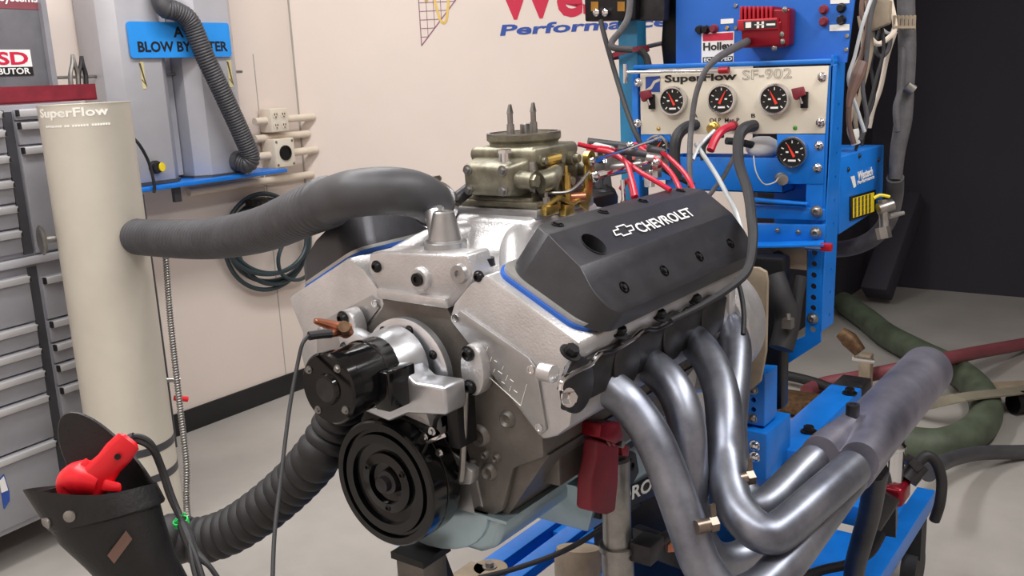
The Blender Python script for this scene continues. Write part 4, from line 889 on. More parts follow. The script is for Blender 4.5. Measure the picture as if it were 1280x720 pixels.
for k, off in enumerate((0, 6)):
    b = MB(); b.tube([at(160, 547+off*.6, HD-.004), at(175, 546+off, HD-.004), at(190, 556+off, HD), at(203-off*.4, 585, HD+.01), at(215-off*.5, 620, HD+.01), at(225, 645+off*.3, HD+.005), at(233+off*.5, 668, HD-.01), at(246-off*1.0, 700, HD-.03), at(264-off*1.5, 760, HD-.05)], .0035, n=8); b.build('cable', 'black_rubber', gun)
b = MB(); b.tube([at(162, 549, HD-.006), at(168, 547, HD-.006)], .006, n=10); b.build('strain_relief', 'black_rubber', gun)
MB().tube([at(228, 655, HD), at(235, 672, HD-.01), at(243, 690, HD-.02), at(262, 708, HD-.03), at(280, 735, HD-.03)], [.006, .0075, .006, .003, .003], n=10).build('cable_joint', 'black_rubber', gun)
b = MB(); c = at(225, 647, HD+.004); b.lathe(c-V((0, 0, .003)), (0.25, 0, -1), [(0, .0072), (0, .0088), (.006, .0088), (.006, .0072)], n=16, closed=True); b.bar(c, at(219, 653, HD), .002, .002); b.bar(c, at(231, 641, HD), .002, .002); part(b.build('zip_tie', 'green_clip', gun), 'bright green zip tie')

# ================================================================ DYNO CONSOLE
XP = 1.20
def cp(x, y, dx=0): return onx(x, y, XP+dx)
def plate(pix, x, th_=.004): return MB().prism([onx(a, c, x) for a, c in pix], (th_, 0, 0))
con = thing('dyno_console', 'blue steel dyno console with cream gauge panel behind the engine', 'control panel', V((XP+.1, -.05, .80)))
def C(name, m, b, parent=None, **k): return b.build(name, m, parent or con, **k)
pnl = C('gauge_panel', 'cream', plate(((800, 90), (1036, 82), (1031, 167), (801, 168)), XP-.004, .004), bevel=.001)
C('top_rail', 'blue', MB().bar(cp(798, 84, .03), cp(1048, 76, .03), .06, .012), bevel=.004)
C('back_board', 'blue_board', plate(((845, -60), (1076, -60), (1058, 78), (845, 86)), XP+.03, .006))
# posts
tp_ = cp(787, 60, .03); C('left_post', 'teal', MB().box((XP+.045, tp_.y, 1.35), (.05, .055, 1.1)), bevel=.003)
tp2 = cp(799, 140, .0); C('left_edge_tube', 'blue', MB().box((XP+.01, tp2.y+.012, 1.2), (.02, .018, .5)), bevel=.003)
yR = cp(1031, 275).y
rpf = C('right_post_flange', 'blue', plate(((1036, 82), (1046, 80), (1031, 285), (1027, 340), (1026, 428), (978, 459), (956, 474), (956, 441), (1006, 420), (1010, 300), (1031, 168)), XP, .006), bevel=.0015)
yS = cp(1030, 300).y
sf = C('right_post_side', 'blue', MB().prism([(XP, yS-.012, 1.465), (XP, yS+.0, .83), (XP+.085, yS+.0, .83), (XP+.085, yS-.012, 1.465)], (0, .006, 0)), bevel=.0015)
sl_ = [V((XP+.05, yS-.012*(.86+.055*k-.83)/.635, .86+.055*k)) for k in range(10)]
drill(sf, [(q, (0, -1, 0)) for q in sl_], .0045, .012, 12)
for q in sl_: inst('slot_hole', 'slot', sleeve(.0045, .005), 'blue', q, (0, -1, 0), sf)
hl_ = [cp(1018-(y-300)*.02, y) for y in (316, 330, 344, 358, 372, 385, 412)]
drill(rpf, [(q, (-1, 0, 0)) for q in hl_], .0075, .012, 16)
for q in hl_: inst('hole', 'hole7', sleeve(.0075, .005), 'blue', q, (-1, 0, 0), con)
bolt(con, cp(1016, 398, -.001), (-1, 0, 0), .011, 'steel', 'round')
# blue sub-panels carrying the low gauges
C('left_subpanel', 'blue', plate(((801, 168), (838, 168), (838, 225), (803, 225)), XP-.002, .004))
rsp = C('right_subpanel', 'blue', plate(((971, 168), (1031, 168), (1029, 230), (972, 230)), XP-.004, .005), bevel=.001)
C('lower_bridge', 'blue', plate(((1008, 228), (1029, 228), (1028, 262), (1007, 262)), XP-.002, .004))
# tray/trough behind
a = cp(838, 195, .01); c = cp(972, 230, .01); ty0, ty1 = min(a.y, c.y)-.015, max(a.y, c.y)+.015; tz0, tz1 = min(a.z, c.z)-.022, max(a.z, c.z)-.002; tr_ = MB(); ym_, zm_ = (ty0+ty1)/2, (tz0+tz1)/2
tr_.box((XP+.012, ym_, zm_), (.004, ty1-ty0, tz1-tz0)).box((XP+.108, ym_, zm_), (.004, ty1-ty0, tz1-tz0)).box((XP+.06, ym_, tz0+.002), (.1, ty1-ty0, .004)).box((XP+.06, ty0+.002, zm_), (.1, .004, tz1-tz0)).box((XP+.06, ty1-.002, zm_), (.1, .004, tz1-tz0))
C('cable_trough', 'blue', tr_, bevel=.001)
# channel brackets
for (pix, xx) in ((((930, 247), (1008, 254), (1008, 257), (930, 252)), XP-.03), (((931, 256), (1008, 260), (1030, 262), (1030, 276), (932, 272)), XP-.012), (((938, 280), (1031, 281), (1030, 302), (936, 304)), XP-.014)):
    C('bracket', 'blue', plate(pix, xx, .02), bevel=.002)
C('bracket_lip', 'blue', MB().prism([onx(930, 303, XP-.014), onx(1030, 300, XP-.014), onx(1030, 306, XP-.06), onx(938, 308, XP-.06)], (0, 0, -.004)))
for (x, y, r) in ((972, 288, .005), (998, 290, .005), (1021, 264, .011), (1020, 291, .011)): bolt(con, onx(x, y, XP-.015), (-1, 0, 0), r, 'steel', 'round')
for (x, y) in ((798, 103), (797, 154), (1028, 96), (1026, 153), (1024, 182), (1022, 210)): bolt(pnl, onx(x, y, XP-.0045), (-1, 0, 0), .0085, 'chrome', 'round')
for (x, y) in ((823, 161), (994, 160)):
    bolt(pnl, onx(x, y, XP-.0045), (-1, 0, 0), .004, 'green_fit' if x > 900 else 'brass', 'round')
# gauges
def gauge(px, py, r, ang, x=XP-.005, parent=None):
    c = onx(px, py, x); g_ = C('gauge', 'chrome', MB().lathe(c, (-1, 0, 0), [(0, r), (.012, r), (.015, r*.97), (.015, r*.87), (.010, r*.85), (.010, 0)], n=36))
    f_ = MB().lathe(c+V((-.0085, 0, 0)), (-1, 0, 0), [(0, r*.845), (.0018, r*.845), (.0018, 0)], n=32).build('dial', 'gauge_black', g_)
    t_ = MB()
    for k in range(9):
        a = math.radians(225-33.75*k); d = V((0, -math.cos(a), math.sin(a))); w_ = V((0, d.z, -d.y))
        q = c+V((-.0106, 0, 0)); s0, s1, hw_ = (.58, .76, .035) if k % 2 == 0 else (.66, .76, .018)
        t_.prism([q+d*(r*s0)-w_*(r*hw_), q+d*(r*s1)-w_*(r*hw_), q+d*(r*s1)+w_*(r*hw_), q+d*(r*s0)+w_*(r*hw_)], (-.0003, 0, 0))
    t_.box(c+V((-.0108, 0, -r*.52)), (.0004, r*.5, r*.12)); t_.box(c+V((-.0108, r*.32, r*.02)), (.0004, r*.18, r*.1)); t_.box(c+V((-.0108, -r*.32, r*.02)), (.0004, r*.18, r*.1))
    t_.build('dial_marks', 'white_ink', g_)
    a = math.radians(ang); d = V((0, -math.cos(a), math.sin(a))); w_ = V((0, d.z, -d.y)); q = c+V((-.0115, 0, 0))
    MB().prism([q-d*r*.32-w_*r*.09, q+d*r*.62-w_*r*.02, q+d*r*.62+w_*r*.02, q-d*r*.32+w_*r*.09], (-.0006, 0, 0)).build('needle', 'needle_red', g_)
gauge(843, 126, .0355, 118); gauge(904, 124, .0355, 62); gauge(970, 124, .0362, 118); gauge(823, 185, .033, 50); gauge(992, 190, .0360, 120)
# printing
def ptext(s, x0, x1, ybase, h, m, **k):
    o_ = onx(x0, ybase, XP-.0045); e_ = onx(x1, ybase-(x1-x0)*.03, XP-.0045); return text('lettering', s, o_, (0, -1, 0), (0, 0, 1), abs(o_.y-e_.y), h, m, pnl, **k)
ptext('SuperFlow', 831, 921, 106, .0235, 'black_ink', bold=.03)
ptext('SF-902', 928, 990, 100, .023, 'grey_ink', outline=True)
ptext('A', 867, 872, 147, .009, 'black_ink', bold=.01); ptext('Oil P', 887, 901, 153, .010, 'black_ink', bold=.01); ptext('Man P', 906, 924, 153, .010, 'black_ink', bold=.01); ptext('B', 939, 944, 147, .009, 'black_ink', bold=.01)
sq = [onx(x, y, XP-.0046) for x, y in ((807, 96), (825, 95), (825, 115), (807, 114))]; sq_o = C('logo_square', 'blue_ink', MB().prism(sq, (-.0004, 0, 0)), pnl)
sw = [onx(x, y, XP-.0051) for x, y in ((807, 112), (813, 108), (817, 101), (825, 98), (825, 101), (819, 104), (815, 111), (807, 115))]; C('logo_swoosh', 'cream', MB().prism(sw, (-.0003, 0, 0)), pnl)
# lever switches
for (x, y, s_) in ((812, 120, 1), (1002, 117, -1)):
    c = onx(x, y, XP-.005); sw_ = C('lever_switch', 'black_satin', MB().box(c+V((-.004, -.008, -.014)), (.008, .016, .036)), pnl, bevel=.001)
    b = MB(); b.prism([c+V((-.012, .016, .012)), c+V((-.012, -.010, .016)), c+V((-.012, -.016, -.002)), c+V((-.012, -.004, -.006)), c+V((-.012, .004, -.014)), c+V((-.012, .010, -.010))], (-.014, 0, 0)); part(C('lever', 'dull_red', b, pnl, bevel=.002), 'red lever')
    b = MB(); b.cyl(c+V((-.012, 0, -.006)), c+V((-.012, -.006, -.022)), .003, n=8); C('lever_pin', 'chrome', b, pnl)
# fittings
for (x, y, m_, r) in ((869, 156, 'steel', .011), (893, 160, 'brass', .013), (917, 157, 'dull_red', .010), (942, 157, 'steel', .012)):
    c = onx(x, y, XP-.004); b = MB(); b.lathe(c, (-1, 0, 0), [(0, r*1.2), (.006, r*1.2), (.007, r), (.018, r), (.02, r*.7), (.026, r*.7), (.026, 0)], n=12); C('fitting', m_, b, pnl)
c = onx(974, 223, XP-.01); b = MB(); b.lathe(c+V((.01, 0, 0)), (-.8, -.4, 0), [(-.01, .014), (.01, .014), (.011, .011), (.03, .011), (.031, .014), (.04, .013), (.042, .006), (.042, 0)], n=10); C('quick_coupler', 'steel', b, pnl)
# chrome rod and red knobs
b = MB(); b.cyl(cp(782, 90.5, -.02), cp(893, 88, -.02), .004, n=12); b.cyl(cp(782, 80, -.02), cp(782, 104, -.02), .006, n=10); b.cyl(cp(884, 88.3, -.02), cp(900, 88, -.02), .007, n=10); C('clamp_rod', 'chrome', b)
b = MB(); b.cyl(cp(899, 88, -.02), cp(911, 87.5, -.02), .008, n=12); part(C('rod_knob', 'red_paint', b), 'red knob')
b = MB(); b.cyl(onx(1007, 309, XP-.05), onx(1030, 310, XP-.05), .007, n=10); C('latch_pin', 'chrome', b); b = MB(); b.box(onx(1033, 309, XP-.05), (.014, .026, .018)); part(C('latch_knob', 'red_paint', b, bevel=.003), 'red latch handle')
# cream switch plate under the brackets
swp = C('switch_plate', 'tan', plate(((963, 308), (1008, 308), (1008, 338), (963, 333)), XP-.004, .004), bevel=.001)
b = MB(); c = onx(973, 321, XP-.005); b.lathe(c, (-1, 0, 0), [(0, .016), (.004, .016), (.005, .009), (.02, .008), (.02, 0)], n=8); b.bar(c+V((-.015, 0, 0)), c+V((-.02, 0, -.045)), .009, .009); C('toggle', 'dark_steel', b, swp)
# side cabinet with maker name and yellow plate
y0 = cp(1050, 240, .085).y
xe = ony(1105, 215, y0).x
sbx = C('side_box', 'blue', MB().prism([ony(1050, 197, y0), ony(1105, 181, y0), ony(1103, 258, y0), ony(1049, 293, y0)], (0, .16, 0)), bevel=.002)
o_ = ony(1064, 231, y0-.001); e_ = ony(1092, 222, y0-.001); hh_ = .02
b = MB(); b.prism([ony(1063, 221, y0-.0005), ony(1068, 219.5, y0-.0005), ony(1070, 233, y0-.0005), ony(1067, 235, y0-.0005)], (0, -.0006, 0)); C('box_mark', 'white_ink', b, sbx)
o_ = ony(1072, 226, y0-.001); text('box_lettering', 'Westech', o_, (1, 0, 0), (0, 0, 1), ony(1090, 222, y0).x-o_.x, .022, 'white_ink', sbx, bold=.02)
o_ = ony(1072, 231, y0-.001); text('box_lettering', 'Performance', o_, (1, 0, 0), (0, 0, 1), ony(1092, 226, y0).x-o_.x, .010, 'white_ink', sbx, bold=.01)
yp_ = [ony(1062, 246, y0-.001), ony(1094, 237, y0-.001), ony(1094, 266, y0-.001), ony(1062, 276, y0-.001)]; pl_ = C('notice_plate', 'black_satin', MB().prism(yp_, (0, -.002, 0)), sbx)
cc_ = sum((V(q) for q in yp_), V())/4; C('notice_field', 'yellow', MB().prism([cc_+(V(q)-cc_)*.82+V((0, -.002, 0)) for q in yp_], (0, -.001, 0)), sbx)
b = MB()
for r_ in range(4):
    for k in range(5):
        u = .16+.14*k; v = .2+.2*r_; q = lerp(lerp(yp_[0], yp_[1], u), lerp(yp_[3], yp_[2], u), v); b.box(q+V((0, -.0035, 0)), (.014, .001, .011))
C('notice_marks', 'brown_ink', b, sbx)
for (x, y) in ((1074, 195), (1060, 212), (1098, 200)): bolt(sbx, ony(x, y, y0-.0005), (0, -1, 0), .005, 'dark_steel', 'round')
# board details: sticker, small labels, switches
xb_ = XP+.0295
def bpl(pix, m, th_=.0008, dx=0, name='label_strip', parent=None): return C(name, m, MB().prism([onx(x, y, xb_-dx) for x, y in pix], (-th_, 0, 0)), parent)
st_ = bpl(((877, 41), (918, 39), (917, 80), (877, 81)), 'white_ink', name='sticker'); part(st_, 'red, white and black rectangular sticker')
bpl(((878.5, 42.5), (916.5, 40.5), (916.3, 50), (878.5, 51.5)), 'red_ink', .0004, .001, 'sticker_red', st_)
bpl(((878.5, 71.5), (916, 70), (916, 78.5), (878.5, 79.5)), 'black_ink', .0004, .001, 'sticker_black', st_)
def btext(s, x0, x1, y, h, m):
    o_ = onx(x0, y, xb_-.0016); e_ = onx(x1, y, xb_-.0016); text('sticker_word', s, o_, (0, -1, 0), (0, 0, 1), o_.y-e_.y, h, m, st_, bold=.03, ext=.0003)
btext('Holley', 879, 915.5, 66.5, .024, 'black_ink'); btext('EQUIPPED', 880, 915, 78, .010, 'white_ink')
for pix in (((901, 24), (917, 23), (917, 29), (901, 30)), ((1038, 0), (1062, -1), (1062, 4), (1038, 5)), ((1037, 31), (1062, 30), (1062, 38), (1037, 39))): bpl(pix, 'white_ink')
for (x, y, m_) in ((875, 37, 'black_satin'), (883, 37, 'black_satin'), (893, 36, 'dull_red'), (909, 35, 'brass'), (1030, 12, 'dull_red'), (1030, 27, 'dull_red'), (1052, 10, 'black_satin'), (1052, 25, 'black_satin'), (1059, 45, 'steel'), (1058, 62, 'steel'), (920, 7, 'steel'), (920, 35, 'steel')):
    r = .009 if m_ in ('dull_red', 'black_satin') else .004
    inst('terminal_post', ('tp', r), lambda: MB().lathe((0, 0, 0), (0, 0, 1), [(0, r*1.2), (.003, r*1.2), (.004, r), (.014 if r > .005 else .004, r*.8), (.014 if r > .005 else .004, 0)], n=14), m_, onx(x, y, xb_), (-1, 0, 0), con)

# ignition box mounted on the blue board
ig = thing('ignition_box', 'red finned ignition box mounted on the blue board', 'ignition box', onx(955, 60, xb_-.02))
def ib(pix, d0, d1, name, m, **k): return MB().prism([onx(x, y, xb_-d0) for x, y in pix], (-(d1-d0), 0, 0)).build(name, m, ig, **k)
ib(((936, 30), (986, 26), (985, 58), (937, 60)), .001, .05, 'body', 'red_ano', bevel=.006, bseg=3)
ib(((970, 10), (996, 10), (994, 58), (972, 60)), .001, .045, 'side_block', 'red_ano', bevel=.008, bseg=3)
for k in range(8): ib(((935+k*5.2, 9), (938+k*5.2, 8.5), (938+k*5.2, 26), (935+k*5.2, 27)), .001, .05, 'fin', 'red_paint', bevel=.001)
ib(((934, 12), (976, 9), (976, 26), (934, 27)), .001, .036, 'fin_base', 'red_ano')
lb = ib(((927, 25), (977, 22), (977, 37), (928, 39)), .03, .058, 'label_bar', 'red_paint', bevel=.003)
lp2 = ib(((929.5, 27), (971, 25), (971, 34.5), (930, 37)), .058, .0588, 'label_plate', 'black_ink')
b = MB()
for (x0, x1, y0_, y1_) in ((932, 939, 35, 28), (943, 955, 31.5, 30.5), (946, 949, 35.5, 27.5), (952, 955, 35, 27), (958, 969, 32, 29.5)): b.prism([onx(x0, y0_, xb_-.059), onx(x1, y0_-.4, xb_-.059), onx(x1, y1_-.4, xb_-.059), onx(x0, y1_, xb_-.059)], (-.0004, 0, 0))
b.build('label_marks', 'white_ink', ig)
for (x, y) in ((981, 12), (977, 43), (978, 52), (968, 60)): bolt(ig, onx(x, y, xb_-.046), (-1, 0, 0), .005, 'steel', 'round', 'screw')

# monitor box on the left post
mt = thing('meter_box', 'black instrument box with two silver knobs on the teal post', 'instrument', onx(760, 26, XP-.01))
MB().prism([onx(x, y, XP-.03) for x, y in ((729, -45), (796, -45), (794, 25), (731, 27))], (.05, 0, 0)).build('case', 'black_satin', mt, bevel=.004)
MB().prism([onx(x, y, XP-.01) for x, y in ((796, -45), (832, -45), (830, 26), (796, 26))], (.03, 0, 0)).build('rear_case', 'dark_steel', mt, bevel=.004)
for x in (748, 759):
    b = MB(); b.lathe(onx(x, 16, XP-.03), (-1, 0, 0), [(0, .0095), (.012, .009), (.014, .006), (.014, 0)], n=18); b.build('knob', 'chrome', mt)
for x in (739, 772): MB().prism([onx(x+dx, y, XP-.0305) for dx, y in ((0, 2), (9, 2), (9, 14), (0, 14))], (-.001, 0, 0)).build('display', 'amber', mt)

# ================================================================ CABLES ON THE CONSOLE
def cable(name, pts, r, m, label, cat='cable', **k):
    o = MB().tube([at(*q) for q in pts], r, n=k.pop('n', 10), **k).build(name, m); return tag(o, label, cat)
cable('black_cable', [(751, 26, 2.33), (757, 50, 2.31), (770, 95, 2.28), (784, 140, 2.2), (797, 172, 2.14), (810, 195, 2.135), (835, 215, 2.13), (868, 232, 2.125)], .006, 'black_rubber', 'black cable hanging from the instrument box to behind the carburetor')
cable('grey_cable', [(788, -20, 2.3), (786, 18, 2.28), (776, 38, 2.27), (765, 52, 2.27), (768, 60, 2.27), (790, 62, 2.27)], .008, 'sleeve', 'grey cable looping from the instrument box to the red band')
b = MB(); b.lathe(onx(787, 69, XP+.045), (0, 0.2, 1), [(0, .048), (0, .052), (.012, .052), (.012, .048)], n=28, closed=True); o = b.build('red_band', 'dull_red'); tag(o, 'dark red strap wrapped around the teal post', 'strap')
cable('post_cable', [(786, 63, 2.53), (810, 58, 2.53), (832, 53, 2.53), (846, 50, 2.53)], .006, 'sleeve', 'thin dark cable running sideways behind the teal post')
cable('post_loop', [(800, 62, 2.4), (808, 72, 2.4), (811, 86, 2.4)], .009, 'black_rubber', 'short black cable loop beside the teal post')
o = MB().prism([onx(x, y, XP+.09) for x, y in ((830, 10), (848, 0), (848, -40), (832, -40))]+[], (.02, 0, 0)).build('cable_bracket', 'black_satin'); bpy.data.objects.remove(o)
o = MB().prism([onx(x, y, XP+.075) for x, y in ((832, -40), (852, -40), (848, 84), (829, 84), (826, 56))], (.03, 0, 0)).build('black_bracket', 'black_satin', bevel=.004); tag(o, 'black upright bracket between the teal post and the blue board', 'bracket')
cable('ignition_lead', [(934, 52, 2.2), (918, 60, 2.14), (898, 72, 2.08), (882, 88, 2.06), (870, 118, 2.06), (864, 160, 2.06), (862, 200, 2.02), (863, 235, 1.95)], [.009, .009, .008, .006, .006, .006, .006, .006], 'sleeve', 'grey lead drooping from the red ignition box past the gauges')
cable('coolant_hose', [(869, 156, 2.14), (856, 160, 2.10), (846, 172, 2.08), (843, 195, 2.08), (846, 225, 2.08)], .0125, 'black_rubber', 'black hose bending down from the fitting marked A', 'hose')
cable('vacuum_hose', [(915, 158, 2.14), (903, 163, 2.10), (894, 174, 2.08), (888, 188, 2.07)], .009, 'red_wire', 'short red hose on the fitting marked Man P', 'hose')
cable('fuel_hose', [(942, 157, 2.13), (930, 161, 2.09), (923, 175, 2.07), (924, 205, 2.0), (934, 236, 1.86)]+[(x, y, (ony(x, y, yy)-CAM).dot(ray(640, 360))/F) for x, y, yy in ((939, 268, -.335), (941, 302, -.362), (934, 338, -.37), (909, 362, -.36), (873, 384, -.35), (838, 401, -.338))], [.013, .013, .012, .011, .010, .009, .0085, .008, .0065, .0055, .0045], 'black_rubber', 'long black hose from the fitting marked B down to the headers', 'hose')
cable('clear_tube', [(870, 180, 2.1), (880, 195, 2.07), (895, 218, 2.03), (910, 245, 1.98), (919, 263, 1.95), (927, 288, 1.93)], .005, 'clear_tube', 'pale clear tube running down behind the valve cover', 'tube')
cable('clear_tube', [(893, 163, 2.12), (880, 176, 2.1), (872, 186, 2.08), (866, 200, 2.06)], .004, 'clear_tube', 'pale clear tube on the brass fitting marked Oil P', 'tube')
cable('thin_wire', [(942, 195, 2.1), (945, 215, 2.08), (955, 230, 2.08), (968, 228, 2.1), (973, 222, 2.1)], .0015, 'grey_ink', 'thin wire loop hanging to the steel quick coupler', 'wire')
cable('black_cable', [(918, 195, 2.12), (905, 220, 2.11), (893, 236, 2.10), (884, 248, 2.09)], .005, 'sleeve', 'grey cable crossing behind the pale clear tube')
cable('trough_hose', [(908, 176, 2.29), (925, 178, 2.30), (950, 184, 2.31), (966, 192, 2.31)], .009, 'black_rubber', 'black hose lying across the opening under the gauges', 'hose')
cable('trough_loop', [(880, 200, 2.2), (878, 184, 2.2), (888, 172, 2.2), (904, 168, 2.2)], .008, 'black_rubber', 'black hose arching inside the opening under the gauges', 'hose')
o = MB().ball(onx(953, 184, XP+.06), .035, 14, (1, 1.2, .8)).build('white_rag', 'white_ink'); tag(o, 'crumpled white rag in the trough under the gauges', 'rag')
cable('head_wire', [(921, 348, 1.74), (927, 370, 1.71), (930, 395, 1.68), (929, 418, 1.66)], .0045, 'black_rubber', 'short black wire hanging in front of the flywheel housing', 'wire')

# harness at the right of the console
hx0 = 2.45
cable('harness_sleeve', [(1125, -420, hx0), (1129, -200, hx0), (1132, -20, hx0), (1134, 60, hx0), (1132, 110, hx0), (1129, 150, hx0), (1122, 190, hx0), (1119, 225, hx0)], [.022, .022, .022, .022, .021, .022, .019, .016], 'sleeve', 'thick grey braided cable sleeve hanging beside the dark wall', 'cable', n=16)
cable('sleeve_branch', [(1128, 60, hx0-.03), (1126, 110, hx0-.03), (1120, 135, hx0-.03), (1122, 165, hx0-.03)], .008, 'sleeve', 'thin grey branch strapped along the thick cable sleeve')
rw = random.Random(5)
hw_l = ['white', 'grey', 'brown', 'black', 'tan', 'pale']; hm = ['clear_tube', 'sleeve', 'wire_brown', 'black_rubber', 'tan', 'conduit']
HW_PATHS = [[(1092, -10), (1078, 30), (1068, 70), (1060, 100), (1072, 140), (1080, 165)], [(1098, -10), (1088, 25), (1082, 75), (1078, 110), (1083, 150), (1076, 175)], [(1086, -10), (1084, 40), (1072, 85), (1064, 115), (1062, 150), (1068, 180)], [(1100, 20), (1104, 60), (1096, 95), (1088, 130), (1078, 160), (1070, 188)], [(1082, 15), (1090, 55), (1084, 90), (1074, 120), (1070, 150), (1074, 172)], [(1112, 0), (1118, 35), (1108, 50), (1096, 55), (1088, 48)], [(1095, 20), (1102, 35), (1112, 42), (1118, 30), (1114, 18)], [(1090, 40), (1096, 65), (1104, 70), (1112, 60), (1114, 45)], [(1080, -10), (1078, 20), (1090, 35), (1102, 32)], [(1106, 15), (1098, 45), (1090, 80), (1092, 120), (1082, 155), (1078, 182)], [(1074, 20), (1078, 60), (1066, 95), (1068, 125), (1062, 160), (1066, 178)], [(1118, 40), (1110, 70), (1100, 110), (1092, 135), (1086, 160)]]
adj = ['longest of the hanging tangle', 'second strand of the hanging tangle']
for k, pth in enumerate(HW_PATHS):
    m_ = hm[k % 6]; o = MB().tube([at(x+rw.uniform(-1, 1), y, 2.30+.02*k+.02*i/len(pth)) for i, (x, y) in enumerate(pth)], .0045+.001*(k % 3), n=8).build('harness_wire', m_)
    tag(o, hw_l[k % 6]+(' wire strand hanging in the tangle beside the blue board' if k < 6 else ' wire loop curled at the top of the tangle beside the blue board' if k < 9 else ' thin wire drooping behind the tangle beside the blue board'), 'wire', 'wires beside the blue board')
o = MB().tube([at(1079, 78, 2.26), at(1072, 95, 2.26), at(1064, 118, 2.26), at(1060, 135, 2.26)], [.012, .016, .010, .004], n=10).build('wire_bundle', 'wire_brown'); tag(o, 'brown bundle of fine wires beside the cream gauge panel', 'wire')
o = MB().prism([onx(1080, 0, 1.5), onx(1112, 0, 1.5), onx(1110, 30, 1.5), onx(1084, 40, 1.5)], (.03, 0, 0)).build('junction_box', 'tan', bevel=.004); tag(o, 'pale junction box behind the tangle of wires', 'box')
b = MB(); c0_ = at(1118, 28, 2.38)
for k in range(6): b.box(at(1118+k*5, 28, 2.40), (.006, .006, .034))
b.bar(at(1116, 22, 2.40), at(1144, 22, 2.40), .006, .006); b.bar(at(1116, 34, 2.40), at(1144, 34, 2.40), .006, .006); o = b.build('connector_comb', 'tan'); tag(o, 'pale plastic connector comb at the top of the thick cable sleeve', 'connector')
o = MB().prism([at(1061, 163, 2.36), at(1071, 161, 2.36), at(1073, 180, 2.36), at(1064, 183, 2.36)], (.02, 0, 0)).build('white_connector', 'white_ink', bevel=.002); tag(o, 'small white connector block at the foot of the tangled wires', 'connector')
for (x, y, r, l) in ((1138, 110, .013, 'small steel cable clamp strapped to the thick cable sleeve'),):
    o = MB().cyl(at(x-5, y-3, hx0-.04), at(x+4, y+3, hx0-.04), r, n=12).build('cable_clamp', 'steel'); tag(o, l, 'clamp')
cable('water_hose', [(1119, 222, hx0), (1118, 245, hx0+.04), (1110, 275, hx0+.07), (1092, 297, hx0+.09), (1066, 309, hx0+.12), (1040, 312, hx0+.15)], .022, 'sleeve', 'grey hose curving under the blue side box', 'hose', n=14)
# valve fittings at the right of the side box
vf = thing('ball_valve', 'steel valve with yellow tag beside the blue side box', 'valve', at(1110, 262, 2.42))
b = MB(); b.cyl(at(1098, 262, 2.42), at(1116, 256, 2.42), .016, n=14); b.cyl(at(1104, 250, 2.42), at(1106, 290, 2.42), .012, n=12); b.cyl(at(1103, 284, 2.42), at(1106, 298, 2.42), .018, n=6); b.build('body', 'steel', vf)
b = MB(); b.cyl(at(1112, 270, 2.42), at(1130, 266, 2.42), .008, .005, n=10); b.build('handle', 'steel', vf)
b = MB(); b.tube([at(1092, 248, 2.38), at(1100, 244, 2.38), at(1112, 246, 2.38)], .004, n=8); part(b.build('tag_wire', 'yellow', vf), 'yellow tag wire')
# ================================================================ BLUE TEST STAND FRAME
fr_ = thing('test_stand', 'blue welded steel test stand frame carrying the engine and dyno', 'stand', V((1.0, 0, 0)))
def B(name, m, b, parent=None, **k): return b.build(name, m, parent or fr_, **k)
q = onx(956, 500, .95); ys, = (q.y,)
zt1 = onx(956, 470, .95).z; zs = onx(956, 534, .95).z
cl_ = B('column', 'blue', MB().prism([(.95, ys, zs), (.95, ys+.058, zs), (.95, ys+.058, zt1), (.95, ys, zt1+.004)], (.075, 0, 0)), bevel=.002)
hl_ = [onx(942, y, .95) for y in (500, 512)]
drill(cl_, [(q, (-1, 0, 0)) for q in hl_], .006, .03, 16)
for q in hl_: inst('hole', 'hole6', sleeve(.006, .02), 'blue', q, (-1, 0, 0), cl_)
bolt(cl_, onx(942, 487, .9495), (-1, 0, 0), .009, 'steel', 'round'); bolt(cl_, onx(941, 523, .9495), (-1, 0, 0), .009, 'steel', 'round')
zb2 = zs-.005; zlo = onx(960, 600, .93).z
bb = B('base_block', 'blue', MB().box((1.0, ys+.05, (zb2+zlo)/2), (.15, .13, zb2-zlo)), bevel=.004)
for y in (557, 571): bolt(bb, onx(944, y, .9245), (-1, 0, 0), .010, 'chrome', 'round')
# top beam running back beside the collector
bz = ony(1062, 491, ys-.02).z
pA = V((1.05, ys-.02, bz-.03)); pB = V((1.56, ys-.02, bz-.03))
bm_ = B('top_beam', 'blue', MB().box(((pA.x+pB.x)/2, ys+.005, bz-.03), (pB.x-pA.x, .085, .06)), bevel=.005)
B('beam_end', 'dark_steel', MB().box((pB.x+.05, ys+.005, bz-.028), (.1, .08, .056)), bevel=.005)
for (x, y) in ((1011, 540), (1062, 492)):
    p = onz(x, y, bz+.0005); inst('beam_bolt', 'beambolt', lambda: hexbolt(.013, .012), 'black_satin', p, (0, 0, 1), bm_)
for xx in (.985, 1.5): B('upright', 'blue', MB().box((xx, ys+.02, (.25+zlo)/2+.01), (.07, .07, zlo-.25+.03)), bevel=.003) if xx < 1 else B('upright', 'blue', MB().box((xx, ys+.005, (.25+bz-.06)/2), (.06, .06, bz-.06-.25)), bevel=.003)
